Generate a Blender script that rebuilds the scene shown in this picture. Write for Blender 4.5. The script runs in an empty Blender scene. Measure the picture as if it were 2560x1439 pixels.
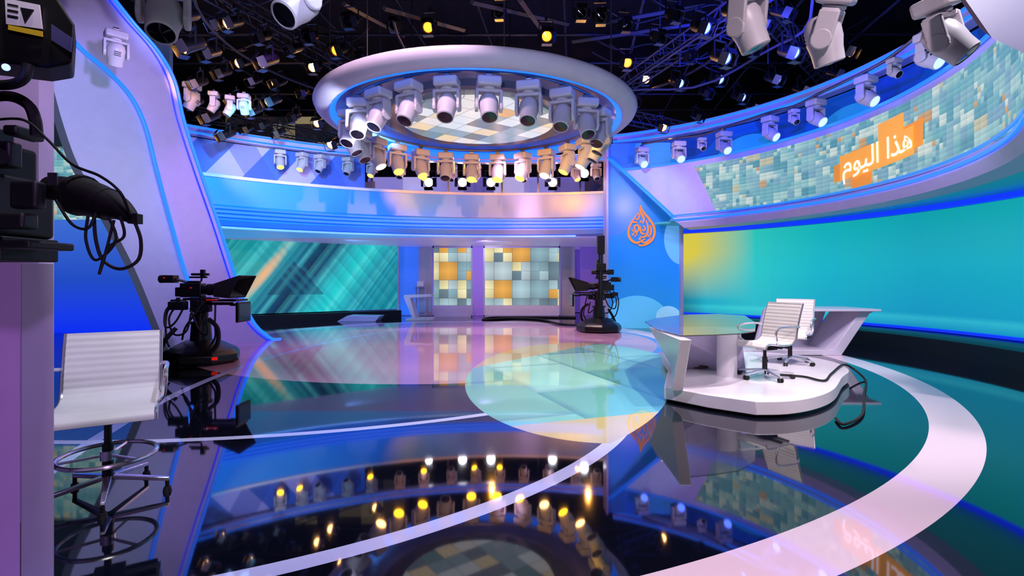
import bpy, bmesh, math, random
from mathutils import Vector, Matrix
random.seed(7)
F=1300.0; HZ=700.0; CH=1.4
pi=math.pi
scene=bpy.context.scene
def fl(px,py,z=0.0):
    d=(CH-z)*F/(py-HZ); return Vector(((px-1280)*d/F,d,z))
def at(px,py,d): return Vector(((px-1280)*d/F,d,CH+(HZ-py)*d/F))
def circ(px,C,R):
    k=(px-1280)/F; a=k*k+1; b=-2*(k*C[0]+C[1]); c=C[0]**2+C[1]**2-R*R
    D=max(b*b-4*a*c,0); t=(-b+math.sqrt(D))/(2*a); return Vector((k*t,t,0))
def ang(px,C,R):
    p=circ(px,C,R); return math.atan2(p.y-C[1],p.x-C[0])
def rgb(h):
    h=h.lstrip('#'); o=[]
    for i in (0,2,4):
        c=int(h[i:i+2],16)/255; o.append(c/12.92 if c<=.04045 else ((c+.055)/1.055)**2.4)
    return (o[0],o[1],o[2],1)
# ---------------- node helpers
class NG:
    def __init__(s,m): s.t=m.node_tree; s.n=s.t.nodes; s.l=s.t.links; s.bsdf=s.n['Principled BSDF']
    def put(s,inp,v):
        if hasattr(v,'is_linked') or hasattr(v,'links'): s.l.new(v,inp)
        else: inp.default_value=v
    def m(s,op,a,b=None,c=None,clamp=False):
        n=s.n.new('ShaderNodeMath'); n.operation=op; n.use_clamp=clamp
        s.put(n.inputs[0],a)
        if b is not None: s.put(n.inputs[1],b)
        if c is not None: s.put(n.inputs[2],c)
        return n.outputs[0]
    def mix(s,f,a,b,bt='MIX'):
        n=s.n.new('ShaderNodeMix'); n.data_type='RGBA'; n.blend_type=bt
        s.put(n.inputs[0],f); s.put(n.inputs[6],a); s.put(n.inputs[7],b); return n.outputs[2]
    def ramp(s,f,stops,interp='LINEAR'):
        n=s.n.new('ShaderNodeValToRGB'); cr=n.color_ramp; cr.interpolation=interp
        while len(cr.elements)<len(stops): cr.elements.new(.5)
        for e,(p,c) in zip(cr.elements,stops): e.position=p; e.color=c
        s.put(n.inputs[0],f); return n.outputs[0]
    def comb(s,x,y,z=0.0):
        n=s.n.new('ShaderNodeCombineXYZ'); s.put(n.inputs[0],x); s.put(n.inputs[1],y); s.put(n.inputs[2],z); return n.outputs[0]
    def sep(s,v):
        n=s.n.new('ShaderNodeSeparateXYZ'); s.l.new(v,n.inputs[0]); return n.outputs[0],n.outputs[1],n.outputs[2]
    def coord(s,k='Object'):
        return s.n.new('ShaderNodeTexCoord').outputs[k]
    def uv(s): return s.sep(s.coord('UV'))[:2]
    def white(s,v):
        n=s.n.new('ShaderNodeTexWhiteNoise'); n.noise_dimensions='3D'; s.l.new(v,n.inputs[0]); return n.outputs[0]
    def noise(s,v,scale,detail=2.0):
        n=s.n.new('ShaderNodeTexNoise'); s.l.new(v,n.inputs['Vector']); n.inputs['Scale'].default_value=scale; n.inputs['Detail'].default_value=detail; return n.outputs[0]
    def dist(s,x,y,cx,cy,sx=1,sy=1):
        dx=s.m('MULTIPLY',s.m('SUBTRACT',x,cx),1/sx); dy=s.m('MULTIPLY',s.m('SUBTRACT',y,cy),1/sy)
        return s.m('SQRT',s.m('ADD',s.m('MULTIPLY',dx,dx),s.m('MULTIPLY',dy,dy)))
    def lt(s,a,b): return s.m('LESS_THAN',a,b)
    def gt(s,a,b): return s.m('GREATER_THAN',a,b)
    def mul(s,*a):
        r=a[0]
        for b in a[1:]: r=s.m('MULTIPLY',r,b)
        return r
    def band(s,d,r0,r1): return s.mul(s.gt(d,r0),s.lt(d,r1))
    def soft(s,x,c,w):
        return s.m('SUBTRACT',1.0,s.mul(s.m('ABSOLUTE',s.m('SUBTRACT',x,c)),1/w),clamp=True)
def newmat(name):
    m=bpy.data.materials.new(name); m.use_nodes=True; return m,NG(m)
def mat(name,col,rough=.4,metal=0,em=None,es=0,ior=1.5,alpha=1,trans=0,var=.06,bump=0):
    if isinstance(col,str): col=rgb(col)
    m,g=newmat(name); b=g.bsdf
    c2=tuple(min(1,x*(1+var*2)) for x in col[:3])+(1,)
    nz=g.noise(g.coord('Object'),6.0,3.0)
    g.l.new(g.mix(nz,tuple(x*(1-var) for x in col[:3])+(1,),c2),b.inputs['Base Color'])
    b.inputs['Roughness'].default_value=rough; b.inputs['Metallic'].default_value=metal
    b.inputs['IOR'].default_value=ior; b.inputs['Alpha'].default_value=alpha
    b.inputs['Transmission Weight'].default_value=trans
    if em is not None:
        b.inputs['Emission Color'].default_value=rgb(em) if isinstance(em,str) else em
        b.inputs['Emission Strength'].default_value=es
    return m
def emit(g,col,s,base=(.01,.01,.01,1),rough=.3):
    b=g.bsdf; b.inputs['Base Color'].default_value=base; b.inputs['Roughness'].default_value=rough
    g.put(b.inputs['Emission Color'],col); g.put(b.inputs['Emission Strength'],s)
WHITE=mat('white_lacquer','#d6d4e0',.2)
WHITEM=mat('white_matte','#b4b2c6',.5)
LAV=mat('lavender_lacquer','#b2aacc',.28)
PANELGREY=mat('panel_grey','#b0acc4',.4)
BLACK=mat('black_plastic','#0b0b0e',.35)
BLACKM=mat('black_matte','#050507',.75)
DARKG=mat('dark_grey_metal','#1c1c22',.4,.5)
RUBBER=mat('rubber','#060608',.65)
CHROME=mat('polished_aluminium','#e0e0e8',.22,.85)
STEEL=mat('brushed_steel','#8d8d98',.3,.9)
LEATHER=mat('white_leather','#cfcfd0',.45)
FIXW=mat('fixture_white','#b8b6c0',.4)
LEDB=mat('blue_led','#06208a',.4,em='#1a6cff',es=1.7)
LEDD=mat('deep_blue_led','#0414c0',.4,em='#0a2cff',es=1.3)
LENSD=mat('dark_lens','#0a0c14',.08)
LENSB=mat('blue_lens','#2040ff',.1,em='#5a7bff',es=7)
LENSW=mat('warm_lens','#ffb060',.1,em='#ffb56a',es=28)
LENSO=mat('orange_lens','#ff9040',.1,em='#ff7a1c',es=5)
LENSY=mat('yellow_lens','#ffb020',.1,em='#ffb21a',es=20)
LENSWH=mat('bright_lens','#ffffff',.1,em='#f3f0ff',es=60)
ORANGE=mat('orange_neon','#2a0c00',.7,em='#ff8a34',es=1.0)
SIGNO=mat('sign_orange','#e8912a',.5,em='#e8912a',es=.5)
SIGNO2=mat('sign_light_orange','#f2a63c',.5,em='#f5a63c',es=.55)
SIGNW=mat('sign_white','#ffffff',.4,em='#ffffff',es=.8)
YEL=mat('yellow_label','#e0c52a',.5)
LABW=mat('white_label','#e4e4e6',.5)
INK=mat('label_ink','#15151a',.5)
RED=mat('red_plastic','#a01a18',.4,em='#ff2010',es=.5)
GLASS=mat('clear_glass','#cfeaf0',.03,trans=.85,ior=1.45)
SCRN=mat('monitor_screen','#0a1420',.1,em='#1c3c52',es=.5)
SHELL=mat('studio_black','#030304',.85)
PURPLE=mat('purple_glow_paint','#a07fe0',.5,em='#6a48d0',es=.12)  # purple paint with a faint glow painted in, not a lamp
TRUSS=mat('truss_dark','#1b1c25',.5,.3)
TRUSS_LIT=mat('truss_bluelit','#40425c',.5,.3)  # lighter copy of the truss colour, painted for the blue-lit right side
# ---------------- mesh builder
def catmull(pts,k=6,closed=False):
    pts=[Vector(p) for p in pts]; n=len(pts); out=[]
    rng=range(n) if closed else range(n-1)
    for i in rng:
        if closed: p0,p1,p2,p3=pts[(i-1)%n],pts[i],pts[(i+1)%n],pts[(i+2)%n]
        else: p0,p1,p2,p3=pts[max(i-1,0)],pts[i],pts[i+1],pts[min(i+2,n-1)]
        for j in range(k):
            t=j/k; out.append(.5*((2*p1)+(p2-p0)*t+(2*p0-5*p1+4*p2-p3)*t*t+(3*p1-p0-3*p2+p3)*t**3))
    if not closed: out.append(pts[-1].copy())
    return out
class B:
    def __init__(s): s.v=[]; s.f=[]
    def add(s,vs,fs):
        o=len(s.v); s.v+=[Vector(v) for v in vs]; s.f+=[tuple(i+o for i in f) for f in fs]; return s
    def box(s,c,size,rot=None):
        c=Vector(c); x,y,z=[q/2 for q in size]
        vs=[Vector((i*x,j*y,k*z)) for k in (-1,1) for j in (-1,1) for i in (-1,1)]
        if rot is not None: vs=[rot@v for v in vs]
        return s.add([c+v for v in vs],[(0,1,3,2),(4,6,7,5),(0,4,5,1),(2,3,7,6),(0,2,6,4),(1,5,7,3)])
    def cyl(s,a,b,r0,r1=None,n=20):
        if r1 is None: r1=r0
        a=Vector(a); b=Vector(b); d=(b-a).normalized()
        u=d.cross(Vector((0,0,1)) if abs(d.z)<.9 else Vector((1,0,0))).normalized(); w=d.cross(u)
        vs=[]
        for c,r in ((a,r0),(b,r1)):
            for i in range(n):
                t=2*pi*i/n; vs.append(c+u*(r*math.cos(t))+w*(r*math.sin(t)))
        fs=[(i,(i+1)%n,n+(i+1)%n,n+i) for i in range(n)]+[tuple(range(n))[::-1],tuple(range(n,2*n))]
        return s.add(vs,fs)
    def tube(s,pts,r,n=8,closed=False,sm=0,rl=None):
        if sm: pts=catmull(pts,sm,closed)
        pts=[Vector(p) for p in pts]; N=len(pts); vs=[]; up=None
        for i,p in enumerate(pts):
            if closed: d=(pts[(i+1)%N]-pts[i-1])
            else: d=pts[min(i+1,N-1)]-pts[max(i-1,0)]
            if d.length<1e-9: d=Vector((0,0,1))
            d.normalize()
            if up is None:
                up=d.cross(Vector((0,0,1)) if abs(d.z)<.9 else Vector((1,0,0))).normalized()
            else:
                up=(up-d*up.dot(d)); up=up.normalized() if up.length>1e-6 else d.orthogonal().normalized()
            w=d.cross(up); rr=r
            if rl:
                f_=i/(N-1)*(len(rl)-1); j_=min(int(f_),len(rl)-2); rr=rl[j_]+(rl[j_+1]-rl[j_])*(f_-j_)
            for j in range(n):
                t=2*pi*j/n; vs.append(p+up*(rr*math.cos(t))+w*(rr*math.sin(t)))
        fs=[]
        for i in range(N if closed else N-1):
            k=(i+1)%N
            for j in range(n): fs.append((i*n+j,i*n+(j+1)%n,k*n+(j+1)%n,k*n+j))
        if not closed: fs+=[tuple(range(n))[::-1],tuple((N-1)*n+j for j in range(n))]
        return s.add(vs,fs)
    def lathe(s,prof,c=(0,0,0),n=48,closed=False,M=None):
        c=Vector(c); vs=[]; P=len(prof)
        for i in range(n):
            t=2*pi*i/n
            for r,z in prof:
                v=Vector((r*math.cos(t),r*math.sin(t),z))
                if M is not None: v=M@v
                vs.append(c+v)
        fs=[]
        for i in range(n):
            k=(i+1)%n
            for j in range(P if closed else P-1):
                l=(j+1)%P; fs.append((i*P+j,k*P+j,k*P+l,i*P+l))
        if not closed:
            if prof[0][0]>1e-6: fs.append(tuple(i*P for i in range(n))[::-1])
            if prof[-1][0]>1e-6: fs.append(tuple(i*P+P-1 for i in range(n)))
        return s.add(vs,fs)
    def arc(s,C,a0,a1,prof,n=64):
        P=len(prof); vs=[]
        for i in range(n+1):
            for r,z in prof:
                A0=a0(z) if callable(a0) else a0; A1=a1(z) if callable(a1) else a1
                t=A0+(A1-A0)*i/n; vs.append((C[0]+r*math.cos(t),C[1]+r*math.sin(t),z))
        fs=[]
        for i in range(n):
            for j in range(P):
                l=(j+1)%P; fs.append((i*P+j,(i+1)*P+j,(i+1)*P+l,i*P+l))
        fs+=[tuple(range(P))[::-1],tuple(n*P+j for j in range(P))]
        return s.add(vs,fs)
    def prism(s,pts,off):
        pts=[Vector(p) for p in pts]; off=Vector(off); n=len(pts)
        return s.add(pts+[p+off for p in pts],[(i,(i+1)%n,n+(i+1)%n,n+i) for i in range(n)]+[tuple(range(n))[::-1],tuple(range(n,2*n))])
    def strip(s,A,Bp,off):
        off=Vector(off); n=len(A); vs=[Vector(p) for p in A]+[Vector(p) for p in Bp]
        vs+= [v+off for v in vs]; fs=[]
        for i in range(n-1):
            fs.append((i,i+1,n+i+1,n+i)); fs.append((2*n+i,3*n+i,3*n+i+1,2*n+i+1))
            fs.append((i,2*n+i,2*n+i+1,i+1)); fs.append((n+i,n+i+1,3*n+i+1,3*n+i))
        fs.append((0,n,3*n,2*n)); fs.append((n-1,3*n-1,4*n-1,2*n-1))
        return s.add(vs,fs)
    def ball(s,c,r,n=14,sc=(1,1,1)):
        prof=[(max(r*math.sin(pi*i/n),0)*1.0,-r*math.cos(pi*i/n)) for i in range(n+1)]
        M=Matrix.Diagonal((sc[0],sc[1],sc[2])); return s.lathe(prof,c,n*2,M=M)
    def obj(s,name,m,parent=None,uv=None,smooth=True,bevel=0,sharp=35,label=None):
        me=bpy.data.meshes.new(name); vs=s.v
        if parent is None:
            mn=Vector([min(v[i] for v in vs) for i in range(3)]); mx=Vector([max(v[i] for v in vs) for i in range(3)])
            org=Vector(((mn.x+mx.x)/2,(mn.y+mx.y)/2,mn.z))
        else:
            org=parent.get('_w'); org=Vector(org) if (org is not None and not parent.get('_local')) else Vector((0,0,0))
        me.from_pydata([v-org for v in vs],[],s.f)
        bm=bmesh.new(); bm.from_mesh(me); bmesh.ops.recalc_face_normals(bm,faces=bm.faces)
        if uv is not None:
            L=bm.loops.layers.uv.new('UVMap')
            for f in bm.faces:
                for l in f.loops: l[L].uv=uv(l.vert.co+org)
        bm.to_mesh(me); bm.free()
        if smooth:
            for p in me.polygons: p.use_smooth=True
            me.set_sharp_from_angle(angle=math.radians(sharp))
        me.materials.append(m)
        o=bpy.data.objects.new(name,me); scene.collection.objects.link(o)
        if bevel:
            md=o.modifiers.new('bevel','BEVEL'); md.width=bevel; md.segments=3; md.limit_method='ANGLE'
        if parent is None: o.location=org
        else:
            o.parent=parent; o['_w']=list(org)
            if parent.get('_local'): o['_local']=1
        if label: o['label']=label
        return o
def tag(o,label,cat,group=None):
    o['label']=label; o['category']=cat
    if group: o['group']=group
    return o
def thing(name,label,cat,loc=(0,0,0),group=None,rz=0,local=False):
    o=bpy.data.objects.new(name,None); o.empty_display_size=.1; scene.collection.objects.link(o)
    o.location=loc; o.rotation_euler[2]=rz; o['_w']=list(loc)
    if local: o['_local']=1
    return tag(o,label,cat,group)
def dup(src,loc,rz=None,rx=0,ry=0,label=None,group=None,scale=1,mats=None):
    def rec(o,par):
        c=o.copy(); scene.collection.objects.link(c)
        if par is not None: c.parent=par
        if mats and o.type=='MESH' and o.data.materials and o.data.materials[0] in mats:
            c.material_slots[0].link='OBJECT'; c.material_slots[0].material=mats[o.data.materials[0]]
        for k in o.children: rec(k,c)
        return c
    c=rec(src,None); c.location=loc
    if rz is not None: c.rotation_euler=(rx,ry,rz)
    c.scale=(scale,)*3
    if label: c['label']=label
    if group: c['group']=group
    return c
def struct(o,label=None):
    o['kind']='structure'
    if label: o['label']=label
    return o
R3=lambda a,ax:Matrix.Rotation(a,3,ax)

# =============== CAMERA
cam=bpy.data.cameras.new('camera'); co=bpy.data.objects.new('camera',cam); scene.collection.objects.link(co)
cam.sensor_width=36; cam.lens=F/2560*36; co.location=(0,0,CH); co.rotation_euler=(pi/2,0,0)
cam.shift_y=-(719.5-HZ)/2560; cam.clip_start=.05
scene.camera=co
scene.view_settings.view_transform='Standard'
w=bpy.data.worlds.new('world'); scene.world=w; w.use_nodes=True
w.node_tree.nodes['Background'].inputs[0].default_value=(.10,.10,.25,1); w.node_tree.nodes['Background'].inputs[1].default_value=.3

# =============== FLOOR
m,g=newmat('floor_lacquer'); X,Y,Z=g.sep(g.coord('Object'))
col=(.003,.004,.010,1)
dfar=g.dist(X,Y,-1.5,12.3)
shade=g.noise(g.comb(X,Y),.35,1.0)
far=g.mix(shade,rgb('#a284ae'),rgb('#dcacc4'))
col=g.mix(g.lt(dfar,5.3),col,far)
col=g.mix(g.mul(g.band(dfar,4.75,4.92),g.gt(Y,10.)),col,rgb('#5f80f0'))
col=g.mix(g.mul(g.band(dfar,4.92,5.5),g.gt(Y,11.)),col,rgb('#fbe2ee'))
la=g.mul(g.band(g.dist(X,Y,10.3,9.1),14.62,14.74),g.lt(X,0.))
col=g.mix(la,col,rgb('#b8c0ff'))
lb=g.mul(g.band(g.dist(X,Y,-3.8,11.6),7.05,7.15),g.lt(X,.1),g.lt(Y,8.))
col=g.mix(lb,col,rgb('#d4daff'))
lc=g.mul(g.band(g.dist(X,Y,-3.3,6.73),4.66,4.79),g.lt(X,1.6),g.gt(X,-3.2),g.lt(Y,6.))
col=g.mix(lc,col,rgb('#d0d8ff'))
cu=math.cos(.35); su=math.sin(.35)
U=g.m('ADD',g.mul(X,cu/1.25),g.mul(Y,su/1.25)); V=g.m('ADD',g.mul(X,-su/1.9),g.mul(Y,cu/1.9))
V2=g.m('ADD',V,g.mul(g.m('FLOOR',U),.43))
cell=g.white(g.comb(g.m('FLOOR',U),g.m('FLOOR',V2)))
mint=g.ramp(cell,[(0,rgb('#80d0bc')),(.3,rgb('#92e0ca')),(.55,rgb('#a4ecd8')),(.8,rgb('#72c2b4'))],'CONSTANT')  # the screen's mint reflection is painted into the pale inlay's tiles
edge=g.m('SUBTRACT',1.0,g.mul(g.m('MINIMUM',g.m('FRACT',U),g.m('FRACT',V2)),9.),clamp=True)
mint=g.mix(g.mul(edge,.5),mint,rgb('#4a88a0'))
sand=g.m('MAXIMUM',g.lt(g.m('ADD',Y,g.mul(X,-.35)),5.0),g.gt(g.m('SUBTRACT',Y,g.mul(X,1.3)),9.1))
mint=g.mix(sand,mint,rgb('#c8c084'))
ce=math.cos(-.09); se=math.sin(-.09)
XX=g.m('ADD',g.mul(g.m('SUBTRACT',X,1.12),ce),g.mul(g.m('SUBTRACT',Y,8.05),se)); YY=g.m('SUBTRACT',g.mul(g.m('SUBTRACT',Y,8.05),ce),g.mul(g.m('SUBTRACT',X,1.12),se))
dm=g.dist(XX,YY,0,0,1.75,3.6)
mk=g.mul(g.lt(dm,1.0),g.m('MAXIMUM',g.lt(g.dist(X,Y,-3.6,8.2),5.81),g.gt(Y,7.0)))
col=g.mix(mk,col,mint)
db=g.dist(X,Y,-2.47,10.14)
wb=g.mul(g.band(db,8.27,8.66),g.gt(X,-1.),g.lt(Y,9.9))
col=g.mix(wb,col,rgb('#f2dae6'))
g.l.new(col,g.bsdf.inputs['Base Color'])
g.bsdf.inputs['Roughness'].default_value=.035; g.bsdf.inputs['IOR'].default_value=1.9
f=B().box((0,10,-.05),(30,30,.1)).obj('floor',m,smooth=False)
f.data.transform(Matrix.Translation((f.location))); f.location=(0,0,0)
struct(f,'glossy black lacquer studio floor with white inlays and a disc painted mint as if reflecting a screen')

# =============== SHELL
for n,c,s in (('wall_back',(0,24.6,4.75),(30,.2,9.5)),('wall_left',(-14.9,10,4.75),(.2,30,9.5)),('wall_right',(14.9,10,4.75),(.2,30,9.5)),('wall_front',(0,-4.9,4.75),(30,.2,9.5))):
    struct(B().box(c,s).obj(n,SHELL,smooth=False),'black studio shell wall')
struct(B().box((0,10,9.6),(30,30,.2)).obj('ceiling',SHELL,smooth=False),'black studio ceiling')

# =============== RIGHT FASCIA
C=(.3,9.2)
def lin(a,b,z0,z1): return lambda z:math.radians(a+(b-a)*(z-z0)/(z1-z0))
A0=math.radians(-41)
fas=thing('curved_fascia','curved lavender-white fascia with mosaic screen and blue light strips','set fascia',(6.7,9.2,2.75))
B().arc(C,A0,lin(48,64,2.85,4.6),[(6.4,4.6),(6.4,3.10),(6.3,3.08),(6.27,2.95),(6.36,2.80),(6.65,2.76),(6.65,4.6)],90).obj('fascia_body',LAV,fas,sharp=25)
for r,z,h in ((6.30,3.12,.035),(6.27,2.99,.045),(6.36,4.53,.05)):
    B().arc(C,A0,lin(48,64,2.85,4.6),[(r,z),(r,z+h),(r-.03,z+h),(r-.03,z)],90).obj('led_strip',LEDB,fas)
sl=[]
for i in range(13):
    z=2.98+(4.95-2.98)*i/12; a=math.radians(48+16*(z-2.85)/1.75); sl.append((C[0]+6.33*math.cos(a),C[1]+6.33*math.sin(a),z))
B().tube(sl,.035).obj('led_strip',LEDB,fas)
sl2=[Vector(p)+Vector((.12,-.05,-.06)) for p in sl]
B().tube(sl2,.02).obj('led_strip',LEDB,fas)
m,g=newmat('mosaic_screen'); u,v=g.uv()
def cells(g,u,v,su,sv,off=0.0):
    return g.white(g.comb(g.m('FLOOR',g.mul(u,1/su)),g.m('FLOOR',g.mul(v,1/sv)),off))
us=g.mul(u,.72)
c1=cells(g,us,v,.065,.085); c2=cells(g,us,v,.13,.17,3.0); c3=cells(g,us,v,.26,.17,5.0)
s1=g.lt(cells(g,us,v,.13,.17,11.0),.5); s3=g.gt(cells(g,us,v,.26,.17,13.0),.7)
v12=g.m('ADD',g.mul(c1,s1),g.mul(c2,g.m('SUBTRACT',1.0,s1)))
val=g.m('ADD',g.mul(v12,g.m('SUBTRACT',1.0,s3)),g.mul(c3,s3))
pal=g.ramp(val,[(0,rgb('#5ca4b8')),(.12,rgb('#9ccdd0')),(.26,rgb('#74b8c4')),(.38,rgb('#e0ece4')),(.48,rgb('#90bccc')),(.6,rgb('#4c94aa')),(.68,rgb('#b8dcd8')),(.8,rgb('#80acc8')),(.93,rgb('#d8cca0')),(.972,rgb('#e0a050'))],'CONSTANT')
bl=g.noise(g.comb(g.mul(u,1.2),g.mul(v,1.2)),1.0,1.0)
pal=g.mix(g.mul(bl,.55),pal,rgb('#84bcc8'))
shine=g.m('ADD',g.mul(g.m('FRACT',g.mul(v,1/.085)),.24),g.m('ADD',g.mul(g.m('FRACT',g.mul(us,1/.13)),.12),.68))
emit(g,pal,g.mul(shine,.98),rough=.6)
MOS=m
B().arc(C,A0,lin(39.5,44.7,3.15,4.35),[(6.36,3.17),(6.36,4.40),(6.42,4.40),(6.42,3.17)],90).obj('led_screen',MOS,fas,uv=lambda v:(math.atan2(v.y-C[1],v.x-C[0])*6.4,v.z))
aS=ang(2195,C,6.3)
def onf(x,z,r=6.34,a0=aS):
    a=a0-x/r; return Vector((C[0]+r*math.cos(a),C[1]+r*math.sin(a),z))
sgn=thing('title_graphic','orange block title graphic with white Arabic script','sign',tuple(onf(0,3.3)))
def blk(b,x0,x1,z0,z1,r):
    n=8; A=[onf(x0+(x1-x0)*i/n,z0+.05*(x0+(x1-x0)*i/n),r) for i in range(n+1)]; Bq=[onf(x0+(x1-x0)*i/n,z1+.05*(x0+(x1-x0)*i/n),r) for i in range(n+1)]
    d=onf((x0+x1)/2,z0,r-.02)-onf((x0+x1)/2,z0,r); b.strip(A,Bq,d)
for q in ((-1.12,-.6,3.42,3.76),(-.7,-.2,3.2,3.92),(.45,1.05,3.52,3.95)):
    b=B(); blk(b,*q,6.345); b.obj('orange_block',SIGNO,sgn)
for q in ((-.95,.85,3.42,3.90),(.0,.6,3.9,4.2)):
    b=B(); blk(b,*q,6.323); b.obj('orange_block',SIGNO2,sgn)
tx="\uFEE1\uFEEE\uFEF4\uFEDF\uFE8D \uFE8D\uFEAC\uFEEB"
cu_=bpy.data.curves.new('t','FONT'); cu_.body=tx; cu_.size=.5; cu_.align_x='CENTER'; cu_.align_y='CENTER'; cu_.offset=.003
to=bpy.data.objects.new('t',cu_); scene.collection.objects.link(to)
bpy.context.view_layer.update()
tm=bpy.data.meshes.new_from_object(to.evaluated_get(bpy.context.evaluated_depsgraph_get()))
bpy.data.objects.remove(to)
xs=sorted(vv.co.x for vv in tm.vertices); tw=xs[-1]-xs[0]
gaps=[(xs[i+1]-xs[i],(xs[i+1]+xs[i])/2) for i in range(len(xs)-1) if xs[0]+tw*.35<xs[i]<xs[0]+tw*.8]
gx=max(gaps)[1]
for side in (0,1):
    bt=B(); idx={}
    for p in tm.polygons:
        cxx=sum(tm.vertices[i].co.x for i in p.vertices)/len(p.vertices)
        if (cxx>gx)!=bool(side): continue
        fc=[]
        for i in p.vertices:
            if i not in idx:
                vv=tm.vertices[i]; idx[i]=len(bt.v); bt.v.append(onf(vv.co.x*1.72/tw,3.68+vv.co.y*1.05+.05*vv.co.x,6.29))
            fc.append(idx[i])
        bt.f.append(tuple(fc))
    if bt.f: bt.obj('lettering',SIGNW,sgn,smooth=False)

ur=thing('upper_light_rail','curved upper rail with bright blue light strips','light rail',(7.3,9.2,5.5))
aU=math.radians(67)
B().arc(C,math.radians(-20),aU,[(7.0,5.5),(7.0,5.78),(7.25,5.78),(7.25,5.5)],80).obj('rail_body',LAV,ur)
for z in (5.53,5.7): B().arc(C,math.radians(-20),aU,[(6.97,z),(6.97,z+.05),(7.0,z+.05),(7.0,z)],80).obj('led_strip',LEDB,ur)
m,g=newmat('blue_shape_panels'); u,v=g.uv()
col=rgb('#0c4fb8')
d1=g.dist(g.m('MODULO',g.m('ADD',u,20.),2.6),v,1.3,4.3,1.0,.9)
col=g.mix(g.lt(d1,1.),col,rgb('#2490e0'))
d2=g.dist(g.m('MODULO',g.m('ADD',u,21.),2.6),v,1.3,5.6,.8,.7)
col=g.mix(g.lt(d2,1.),col,rgb('#123f98'))
g.l.new(col,g.bsdf.inputs['Base Color']); g.l.new(col,g.bsdf.inputs['Emission Color']); g.bsdf.inputs['Emission Strength'].default_value=.5; g.bsdf.inputs['Roughness'].default_value=.4
tag(B().arc(C,math.radians(-20),aU,[(7.32,4.62),(7.32,5.5),(7.4,5.5),(7.4,4.62)],80).obj('upper_wall_panel',m,uv=lambda v:(math.atan2(v.y-C[1],v.x-C[0])*7.3,v.z)),'blue curved wall panel with lighter round shapes','wall panel')

# =============== RIGHT VIDEO WALL
aL=ang(1708,C,8.4); aR=math.radians(-40)
m,g=newmat('teal_screen'); u,v=g.uv()
base=g.ramp(u,[(0,rgb('#10b0bc')),(.15,rgb('#3ae0cc')),(.28,rgb('#14bcc8')),(.45,rgb('#0898b4')),(.6,rgb('#0aa4b4')),(.75,rgb('#0890a8')),(1,rgb('#0ab49c'))])
vert=g.ramp(g.mul(g.m('SUBTRACT',v,.42),1/2.4),[(0,rgb('#0a7cc0')),(.08,rgb('#3cc8d8')),(.12,rgb('#0c94c0')),(.55,rgb('#0cb4bc')),(1,rgb('#0ca888'))])
c=g.mix(.5,base,vert)
st=g.noise(g.comb(g.mul(u,60.),g.mul(v,.15)),1.0,3.0)
c=g.mix(g.mul(st,.25),c,rgb('#0a8fe0'))
ym=g.mul(g.m('SUBTRACT',1.0,g.mul(u,6.5),clamp=True),g.m('MULTIPLY',g.m('SUBTRACT',v,.8),.7,clamp=True))
c=g.mix(g.m('MULTIPLY',ym,1.2,clamp=True),c,rgb('#d9c840'))
c=g.mix(g.mul(g.m('SUBTRACT',1.0,g.mul(u,20.),clamp=True),.8,g.m('SUBTRACT',1.0,g.mul(v,.5),clamp=True)),c,rgb('#20262c'))
emit(g,c,1.0)
vw=thing('curved_video_wall','large curved video wall glowing teal with yellow corner','video wall',(8.7,9.2,0))
B().arc(C,aR,aL,[(8.4,.42),(8.4,2.82),(8.5,2.82),(8.5,.42)],90).obj('screen',m,vw,uv=lambda v:((aL-math.atan2(v.y-C[1],v.x-C[0]))/(aL-aR),v.z))
B().arc(C,aR,aL,[(8.37,2.84),(8.37,2.94),(8.5,2.94),(8.5,2.84)],90).obj('led_strip',LEDD,vw)
B().arc(C,aR,aL,[(8.37,.36),(8.37,.41),(8.5,.41),(8.5,.36)],90).obj('led_strip',LEDD,vw)
B().arc(C,aR,aL-.02,[(7.6,0),(7.6,.30),(7.7,.34),(8.5,.34),(8.5,0)],90).obj('plinth',BLACK,vw,label='gloss black plinth')
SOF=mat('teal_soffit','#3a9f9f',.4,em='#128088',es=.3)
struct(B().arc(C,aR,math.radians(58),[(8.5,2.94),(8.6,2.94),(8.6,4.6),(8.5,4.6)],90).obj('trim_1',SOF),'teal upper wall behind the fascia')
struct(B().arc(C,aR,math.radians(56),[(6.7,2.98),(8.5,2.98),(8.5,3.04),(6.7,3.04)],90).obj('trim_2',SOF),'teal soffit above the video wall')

# =============== LOGO PILLAR
m,g=newmat('blue_wall_shapes'); u,v=g.uv()
col=g.ramp(g.mul(v,.2),[(0,rgb('#2a9cec')),(.3,rgb('#1c88e0')),(.6,rgb('#1878d4')),(1,rgb('#2f7ce0'))])
col=g.mix(g.lt(g.dist(u,v,.15,4.2,.85,1.5),1.),col,rgb('#3a78e0'))
col=g.mix(g.lt(g.dist(u,v,2.15,2.6,.52,.75),1.),col,rgb('#6ab8f4'))
col=g.mix(g.lt(g.dist(u,v,.85,.15,.95,.8),1.),col,rgb('#5cc4fa'))
col=g.mix(g.lt(g.dist(u,v,1.75,.35,.35,.3),1.),col,rgb('#9adcff'))
col=g.mix(g.lt(g.dist(u,v,1.9,5.2,1.1,.9),1.),col,rgb('#4a9ff0'))
g.l.new(col,g.bsdf.inputs['Base Color']); g.l.new(col,g.bsdf.inputs['Emission Color']); g.bsdf.inputs['Emission Strength'].default_value=.42; g.bsdf.inputs['Roughness'].default_value=.3  # emission added to brighten the wall, which holds no lamp
p0=Vector((2.8,15.25,0)); p1=Vector((4.85,15.1,0)); du=(p1-p0).normalized(); dn=Vector((du.y,-du.x,0))
pw=thing('feature_wall','tall blue feature wall with overlapping round shapes','wall panel',(3.8,15.3,0))
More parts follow.
